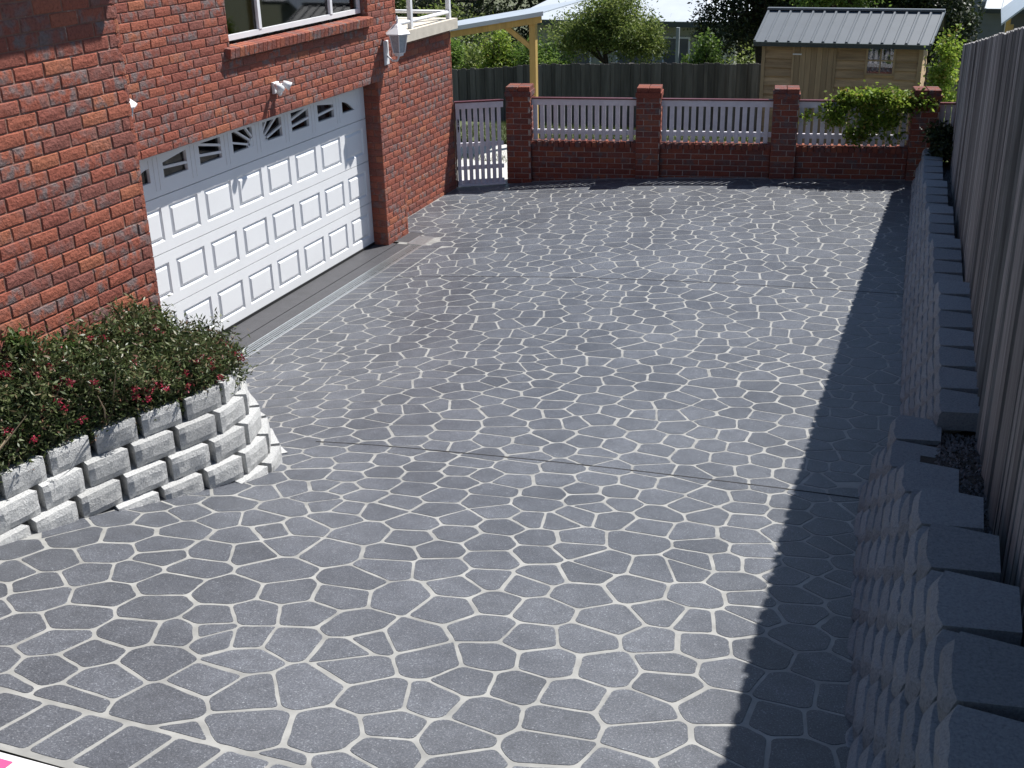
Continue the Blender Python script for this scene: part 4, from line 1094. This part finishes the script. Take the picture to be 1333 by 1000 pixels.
h1 = empty('neighbour_house'); tag(h1, 'sage green house with a pale low roof behind the dark fence', 'house')
MB().box(-7.1, -1.3, 30, 36, -3.6, 0.22).build('wall', M['sage'], h1)
MB().add([(-7.9, 29.3, 0.30), (-0.4, 29.3, 0.30), (-0.4, 36.6, 0.30), (-7.9, 36.6, 0.30), (-5.2, 33, 1.75), (-3.0, 33, 1.75)], [(0, 1, 5, 4), (1, 2, 5), (2, 3, 4, 5), (3, 0, 4)]).build('roof', M['paleroof'], h1)
MB().box(-7.95, -0.35, 29.2, 29.31, 0.14, 0.31).build('gutter', M['gutter'], h1)
MB().box(-7.88, -0.42, 29.31, 36.5, 0.22, 0.295).build('soffit', M['gutter'], h1)
for a, b in ((-6.2, -5.2), (-4.2, -3.0), (-2.6, -1.8)):
    fr_ = MB().box(a - 0.06, b + 0.06, 29.94, 29.995, -1.36, -0.24).build('window', M['white'], h1)
    MB().box(a, b, 29.92, 29.939, -1.3, -0.3).build('pane', M['room'], fr_)
for a in (-1.9, -0.9): MB().box(a, a + 0.1, 28.6, 28.7, -3.6, 0.2).build('verandah_post', M['weather'], h1)
MB().box(-4.4, -0.8, 28.55, 28.6, -1.9, -1.0).build('verandah_wall', M['weather'], h1)

h2 = empty('neighbour_house'); tag(h2, 'grey weatherboard house with pale blue roof above the far end of the paling fence', 'house')
MB().box(7.06, 12, 22.05, 27, -2.2, 1.62).build('wall', M['weather'], h2)
for k in range(22):
    z = -1.2 + k * 0.13; MB().obox((7.03, 22.0, z), (0.62, 0, 0), (0, 0.045, 0), (0, 0.02, 0.128)).build('weatherboard', M['weather'], h2)
MB().box(7.60, 7.70, 21.95, 22.04, -1.8, 1.5).build('window_trim', M['white'], h2)
MB().box(7.72, 8.6, 21.98, 22.04, 0.2, 1.45).build('pane', M['room'], h2)
roof_sheet('roof', h2, (7.13, 21.6, 1.52), (12.3, 21.6, 1.52), (7.4, 24.6, 2.9), (12.3, 24.6, 2.9), M['paleroof'], 14, 0.02)
MB().box(7.12, 12.3, 21.52, 21.6, 1.43, 1.53).build('gutter', M['gutter'], h2)
MB().box(6.86, 7.02, 21.9, 22.1, -2.0, 2.6).build('downpipe_corner', M['weather'], h2)
h3 = empty('garden_shelter'); tag(h3, 'white pitched roof peeping over the paling fence in the upper right corner', 'shelter')
MB().add([(7.42, 15.6, 1.82), (7.42, 18.4, 1.82), (8.9, 18.4, 3.1), (8.9, 15.6, 3.1), (7.42, 15.6, 1.78), (7.42, 18.4, 1.78), (8.9, 18.4, 3.06), (8.9, 15.6, 3.06)], [(3, 2, 1, 0), (4, 5, 6, 7), (0, 1, 5, 4), (3, 0, 4, 7), (1, 2, 6, 5), (2, 3, 7, 6)]).build('roof', M['zincalume'], h3)
for a, b in ((7.55, 15.7), (7.55, 18.3), (8.8, 15.7), (8.8, 18.3)): MB().box(a, a + 0.09, b - 0.09, b, -1.0, 1.80 if a < 8 else 2.95).build('post', M['pine'], h3)

# ================================================================== FOLIAGE
def leaf_quads(C, size, aspect, flat=0.0, seed=0, droop=0.0):
    """folded-less diamond leaves at points C, random orientation"""
    r = np.random.default_rng(seed); n = len(C)
    d = r.normal(size=(n, 3)); d[:, 2] = d[:, 2] * (1 - flat) - droop; d /= np.linalg.norm(d, axis=1)[:, None]
    e = r.normal(size=(n, 3)); e -= (e * d).sum(1)[:, None] * d; e /= np.linalg.norm(e, axis=1)[:, None]
    s = size * r.uniform(0.6, 1.3, n)[:, None]
    V = np.zeros((n, 4, 3)); V[:, 0] = C; V[:, 1] = C + d * s * 0.5 + e * s * aspect * 0.5; V[:, 2] = C + d * s; V[:, 3] = C + d * s * 0.5 - e * s * aspect * 0.5
    return V
def clump_points(ells, nclump, per, spread, seed, shell=0.55):
    r = np.random.default_rng(seed); vol = np.array([e[3] * e[4] * e[5] for e in ells]) ** 0.75; pr = vol / vol.sum(); out = []
    which = r.choice(len(ells), nclump, p=pr)
    for w_ in which:
        e = ells[w_]; v = r.normal(size=3); v /= np.linalg.norm(v); rad = r.uniform(shell, 1.03) if r.random() < 0.8 else r.uniform(0.2, shell)
        c = np.array(e[:3]) + v * rad * np.array(e[3:6]); out.append(c + r.normal(size=(per, 3)) * spread * r.uniform(0.7, 1.3))
    return np.concatenate(out)
def plant(name, label, cat, group, ells, nclump, per, spread, leaf, aspect, mt, seed, trunk=None, limbs=6, shell=0.55, droop=0.0, keep=None):
    t = empty(name); tag(t, label, cat, group)
    C = clump_points(ells, nclump, per, spread, seed, shell)
    if keep is not None: C = C[keep(C)]
    V = leaf_quads(C, leaf, aspect, 0.2, seed + 1, droop)
    o = link(bpy.data.objects.new('crown' if cat == 'tree' else 'foliage', quads_mesh('foliage', V, mt)), t)
    if trunk:
        (bx, by, bz), r0 = trunk; rr = random.Random(seed); e0 = ells[0]; tc = np.array([e0[0], e0[1], e0[2] - e0[5] * 0.35])
        b = np.array([bx, by, bz]); mid = b + (tc - b) * 0.5 + np.array([rr.uniform(-.1, .1), 0, 0])
        MB().tube([b, mid, tc, tc + np.array([0, 0, e0[5] * 0.9])], [r0, r0 * 0.8, r0 * 0.6, r0 * 0.15], 8).build('trunk', M['bark'], t, True)
        for k in range(limbs):
            e = ells[rr.randrange(len(ells))]; q = rr.uniform(0, 6.28); tip = np.array(e[:3]) + np.array([e[3] * 0.75 * math.cos(q), e[4] * 0.75 * math.sin(q), e[5] * rr.uniform(-0.3, 0.7)])
            s0 = mid + (tc - mid) * rr.uniform(0.1, 1.0)
            MB().tube([s0, s0 + (tip - s0) * 0.5 + np.array([0, 0, 0.1]), tip], [r0 * 0.45, r0 * 0.3, r0 * 0.08], 6).build('limb', M['bark'], t, True)
    return t

# planter shrubs with red flowers
def shrub(label, ells, n, seed, nfl, mt='leaf_shrub', leaf=0.040, group='red-flowering shrubs in the planter'):
    def keep(C): return (C[:, 0] > 2.0) | (C[:, 1] > -2.58)
    def keepz(C): return keep(C) & (C[:, 2] > ZTOP - 0.12) & (C[:, 0] < np.interp(C[:, 1], [q[1] for q in PLANT_TOP[:5]], [q[0] for q in PLANT_TOP[:5]]) - 0.02)
    t = plant('flowering_shrub', label, 'shrub', group, ells, n, 90, 0.055, leaf, 0.30, M[mt], seed, None, keep=keepz)
    rr = np.random.default_rng(seed + 5); F = []
    for k in range(nfl):
        e = ells[rr.integers(len(ells))]; v = rr.normal(size=3); v[2] = abs(v[2]) * 0.8 + 0.15; v[0] = abs(v[0]) * 0.8; v /= np.linalg.norm(v)
        c = np.array(e[:3]) + v * np.array(e[3:6]) * rr.uniform(0.95, 1.12)
        if c[0] < 2.03 and c[1] < -2.58: continue
        F.append(c + rr.normal(size=(24, 3)) * 0.012)
    for i, f in enumerate(F): link(bpy.data.objects.new('flower', quads_mesh('flower', leaf_quads(f * 0.8 + f.mean(0) * 0.2, 0.022, 0.4, 0, seed + 6 + i), M['flower'])), t)
    S = []
    for k in range(16):
        e = ells[rr.integers(len(ells))]; q = rr.uniform(0, 6.28); rad = rr.uniform(0.1, 0.9)
        b0 = np.array([e[0] + rad * e[3] * math.cos(q), e[1] + rad * e[4] * math.sin(q), e[2] + e[5] * 0.85 * math.sqrt(1 - rad * rad)])
        L = rr.uniform(0.08, 0.20); tip = np.array([rr.normal(0.03, 0.05), rr.normal(0, 0.05), L]); tt = rr.random((70, 1))
        S.append(b0 + tt * tip + rr.normal(size=(70, 3)) * 0.016)
    S = np.concatenate(S); S = S[keep(S)]
    if len(S): link(bpy.data.objects.new('shoots', quads_mesh('shoots', leaf_quads(S, 0.040, 0.30, 0, seed + 9, -0.5), M[mt])), t)
    rr2 = random.Random(seed)
    for k in range(9):
        e = ells[rr2.randrange(len(ells))]; a = np.array([e[0] + rr2.uniform(-.1, .1), e[1] + rr2.uniform(-.2, .2), ZTOP - 0.1]); q = rr2.uniform(0, 6.28)
        b = np.array(e[:3]) + np.array([abs(math.cos(q)) * e[3], math.sin(q) * e[4], e[5] * rr2.uniform(0.5, 1.15)])
        if b[0] < 2.04 and b[1] < -2.6: b[0] = 2.06
        if a[0] < 2.04 and a[1] < -2.6: a[0] = 2.08
        MB().tube([a, (a + b) / 2 + np.array([0.03, 0, 0.04]), b], [0.006, 0.005, 0.002], 5).build('stem', M['stem'], t)
    return t
shrub('dense dark green shrub with red flowers over the left end of the planter wall', [(2.16, -4.75, 1.52, 0.24, 0.60, 0.24), (2.10, -4.2, 1.60, 0.22, 0.45, 0.30), (2.06, -4.0, 1.74, 0.14, 0.35, 0.20)], 470, 101, 40)
shrub('shrub with red flowers in the middle of the planter against the brick wing', [(2.24, -3.75, 1.54, 0.26, 0.45, 0.24), (2.12, -3.45, 1.62, 0.2, 0.40, 0.24), (2.10, -3.05, 1.62, 0.16, 0.30, 0.22)], 480, 111, 36)
shrub('red-flowered shrub spilling over the rounded end of the planter wall', [(2.36, -3.10, 1.44, 0.28, 0.40, 0.18), (2.40, -2.82, 1.42, 0.27, 0.24, 0.15), (2.15, -2.56, 1.40, 0.34, 0.12, 0.10)], 470, 121, 46)
shrub('low shrub at the back of the planter toward the garage door', [(1.55, -2.50, 1.33, 0.45, 0.09, 0.07), (0.9, -2.50, 1.32, 0.4, 0.09, 0.07)], 100, 131, 8)
t = plant('leafy_sapling', 'fresh green upright shoots rising against the corner of the brick wing', 'shrub', None, [(2.10, -2.86, 1.66, 0.09, 0.13, 0.17), (2.08, -3.12, 1.66, 0.08, 0.10, 0.16)], 40, 60, 0.035, 0.05, 0.4, M['leaf_fresh'], 141)
plant('leafy_sapling', 'bright green bushy shoots against the brick wing in the middle of the planter', 'shrub', None, [(2.08, -3.72, 1.76, 0.09, 0.16, 0.13)], 24, 60, 0.035, 0.05, 0.4, M['leaf_fresh'], 151)
plant('leafy_sapling', 'small green shoot against the brick wing at the far left', 'shrub', None, [(2.05, -4.02, 1.98, 0.05, 0.07, 0.08)], 9, 50, 0.022, 0.045, 0.4, M['leaf_fresh'], 161)

# vine on the last picket panel and on the boundary
def fence_ell(a, d, z, ra, rd, rz): p = fpt(a, d); return (p[0], p[1], z, ra, rd, rz)
plant('climbing_vine', 'bright green vine spilling over the last picket panel', 'vine', None,
      [fence_ell(5.2, -0.12, 1.36, 0.34, 0.16, 0.15), fence_ell(5.75, -0.12, 1.38, 0.36, 0.16, 0.12), fence_ell(4.95, -0.06, 1.15, 0.22, 0.10, 0.14), fence_ell(5.45, -0.10, 1.12, 0.22, 0.08, 0.22), fence_ell(5.75, -0.10, 1.05, 0.25, 0.07, 0.25), fence_ell(6.15, -0.1, 1.36, 0.2, 0.22, 0.10), fence_ell(5.3, -0.08, 0.9, 0.22, 0.06, 0.16), fence_ell(4.6, -0.06, 1.14, 0.16, 0.06, 0.06), fence_ell(5.95, -0.1, 1.36, 0.25, 0.16, 0.09), fence_ell(5.5, -0.1, 1.42, 0.5, 0.14, 0.08)],
      230, 34, 0.05, 0.062, 0.6, M['leaf_vine'], 171, shell=0.3)
plant('climbing_vine', 'bright green climber between the shed and the grey paling fence', 'vine', None,
      [(6.60, 11.2, 1.85, 0.17, 0.35, 0.26), (6.58, 11.3, 1.45, 0.17, 0.35, 0.28), (6.66, 11.0, 1.0, 0.18, 0.35, 0.35), (6.62, 11.2, 0.5, 0.2, 0.4, 0.4), (6.68, 11.4, 2.12, 0.07, 0.12, 0.1)], 190, 42, 0.06, 0.062, 0.6, M['leaf_vine'], 181, shell=0.3)
plant('leafy_bush', 'dark bush in the shaded corner behind the block wall and last pier', 'bush', None,
      [(6.72, 8.95, 0.95, 0.22, 0.25, 0.16), (6.75, 8.6, 0.80, 0.14, 0.25, 0.12)], 60, 40, 0.05, 0.07, 0.5, M['leaf_dark'], 191, shell=0.3)

# trees behind
plant('olive_tree', 'round grey-green small tree in front of the pale roofed house', 'tree', None,
      [(-1.9, 20.6, 1.05, 1.0, 0.9, 0.55), (-1.0, 20.5, 0.9, 0.75, 0.8, 0.5), (-2.7, 20.6, 0.75, 0.7, 0.7, 0.45), (-1.6, 20.6, 1.55, 0.8, 0.8, 0.4), (-0.6, 20.4, 0.65, 0.4, 0.5, 0.3)], 400, 60, 0.14, 0.09, 0.40, M['leaf_olive'], 201, ((-1.35, 20.5, -1.4), 0.09), 12, shell=0.5)
plant('bright_bush', 'bright green bush left of the small tree behind the dark fence', 'bush', 'bushes behind the dark fence',
      [(-3.55, 19.6, 0.35, 0.65, 0.5, 0.42), (-2.9, 19.4, 0.25, 0.5, 0.5, 0.35)], 130, 50, 0.10, 0.085, 0.5, M['leaf_bright'], 211, ((-3.5, 19.6, -1.3), 0.05), 5)
plant('bright_bush', 'yellow-green bush seen below the carport brace', 'bush', 'bushes behind the dark fence',
      [(-4.35, 19.4, 0.50, 0.36, 0.4, 0.55), (-4.3, 19.4, 0.1, 0.45, 0.45, 0.4)], 110, 50, 0.10, 0.085, 0.5, M['leaf_vine'], 221, ((-4.3, 19.4, -1.3), 0.05), 5)
plant('bright_bush', 'small green bush at the edge of the brick house under the carport', 'bush', 'bushes behind the dark fence',
      [(-5.5, 19.0, 0.55, 0.28, 0.4, 0.40)], 60, 50, 0.08, 0.085, 0.5, M['leaf_bright'], 231, ((-5.5, 19.0, -1.3), 0.05), 4)
plant('bright_bush', 'light green bush rising above the dark fence beside the shed', 'bush', 'bushes behind the dark fence',
      [(1.15, 19.2, 0.72, 0.30, 0.4, 0.42), (0.9, 19.2, 0.45, 0.35, 0.4, 0.25)], 55, 45, 0.08, 0.085, 0.5, M['leaf_bright'], 236, ((1.1, 19.2, -1.3), 0.05), 4)
plant('dark_conifer', 'large dark tree towering behind the timber shed', 'tree', 'dark trees behind the garden',
      [(1.6, 22.5, 2.2, 1.5, 1.3, 1.7), (2.9, 22.5, 2.0, 1.3, 1.3, 2.0), (1.0, 22.2, 1.0, 0.9, 0.9, 0.7), (2.4, 22.5, 4.0, 1.4, 1.3, 1.3)], 620, 60, 0.17, 0.11, 0.45, M['leaf_dark'], 241, ((2.0, 22.6, -1.8), 0.16), 10)
plant('dark_conifer', 'dark tree between the shed roof and the grey house', 'tree', 'dark trees behind the garden',
      [(5.9, 20.8, 1.6, 0.9, 0.9, 1.5), (6.5, 20.0, 1.1, 0.45, 0.5, 0.9), (5.2, 21.0, 2.4, 0.9, 0.8, 1.0)], 360, 60, 0.14, 0.10, 0.45, M['leaf_dark'], 251, ((5.9, 20.8, -1.6), 0.12), 8)
plant('green_tree', 'yellow-green tree top just above the shed ridge', 'tree', None,
      [(4.3, 19.4, 2.25, 0.9, 0.6, 0.55), (3.5, 19.4, 2.1, 0.6, 0.6, 0.45)], 150, 50, 0.12, 0.09, 0.5, M['leaf_bright'], 256, ((4.2, 19.5, -1.4), 0.1), 6)
rr = random.Random(5)
kinds = ['leaf_gum', 'leaf_dark', 'leaf_gum', 'leaf_olive']
far = [(-17, 47, 'tall grey-green gum tree at the far left behind the balcony'), (-13.4, 45, 'dark gum tree behind the carport roof'), (-9.5, 48, 'gum tree behind the pale house roof at its left end'),
       (-5.5, 46, 'dense gum tree behind the middle of the pale house roof'), (-1.5, 44, 'dark gum tree right of the pale house roof'), (2.6, 45, 'far gum tree behind the big dark tree'), (6.5, 46, 'far gum tree behind the shed'), (-20.5, 49, 'far gum tree behind the balcony railing')]
for i, (x, y, lab) in enumerate(far):
    zc = -1.0 + rr.uniform(-0.4, 0.5); E_ = []
    for k in range(7): E_.append((x + rr.uniform(-1.8, 1.8), y + rr.uniform(-1, 1), zc + rr.uniform(-2.2, 3.6), rr.uniform(1.0, 1.8), 1.2, rr.uniform(0.8, 1.4)))
    plant('gum_tree', lab, 'tree', 'gum trees along the skyline', E_, 420, 40, 0.26, 0.20, 0.4, M[kinds[i % 4]], 300 + i, ((x, y, -6.5), 0.22), 8)
# low far shrubs closing the view under the trees
for i, (x, y) in enumerate([(-9.5, 31), (-12.5, 36), (0.6, 31), (3.2, 33), (-15, 40)]):
    plant('far_bush', ['bush at the left wall of the pale house', 'bush farther left of the pale house', 'bush at the right end of the pale house', 'bush behind the large dark tree', 'bush at the far left under the gum trees'][i], 'bush', 'far bushes', [(x, y, -1.6, 1.6, 1.2, 1.3), (x + 1.2, y, -2.0, 1.2, 1.0, 1.0)], 160, 40, 0.22, 0.16, 0.45, M['leaf_dark' if i % 2 else 'leaf_olive'], 400 + i, ((x, y, -4.5), 0.08), 3)

# ================================================================== white printed board at the footpath edge
bd = empty('printed_board'); tag(bd, 'corner of a white board with pink print beyond the top edge of the driveway', 'board')
zz = float(tz(3.4, -6.4))
MB().obox((2.0, -6.80, zz - 0.01), (3.2, 0.02, 0.06), (0.0, 0.525, -0.06), (0, 0, 0.012)).build('panel', M['board'], bd)
MB().obox((3.66, -6.385, zz - 0.0128), (0.33, 0.002, 0.0062), (0.0, 0.085, -0.0097), (0, 0, 0.004)).build('print', M['pink'], bd)
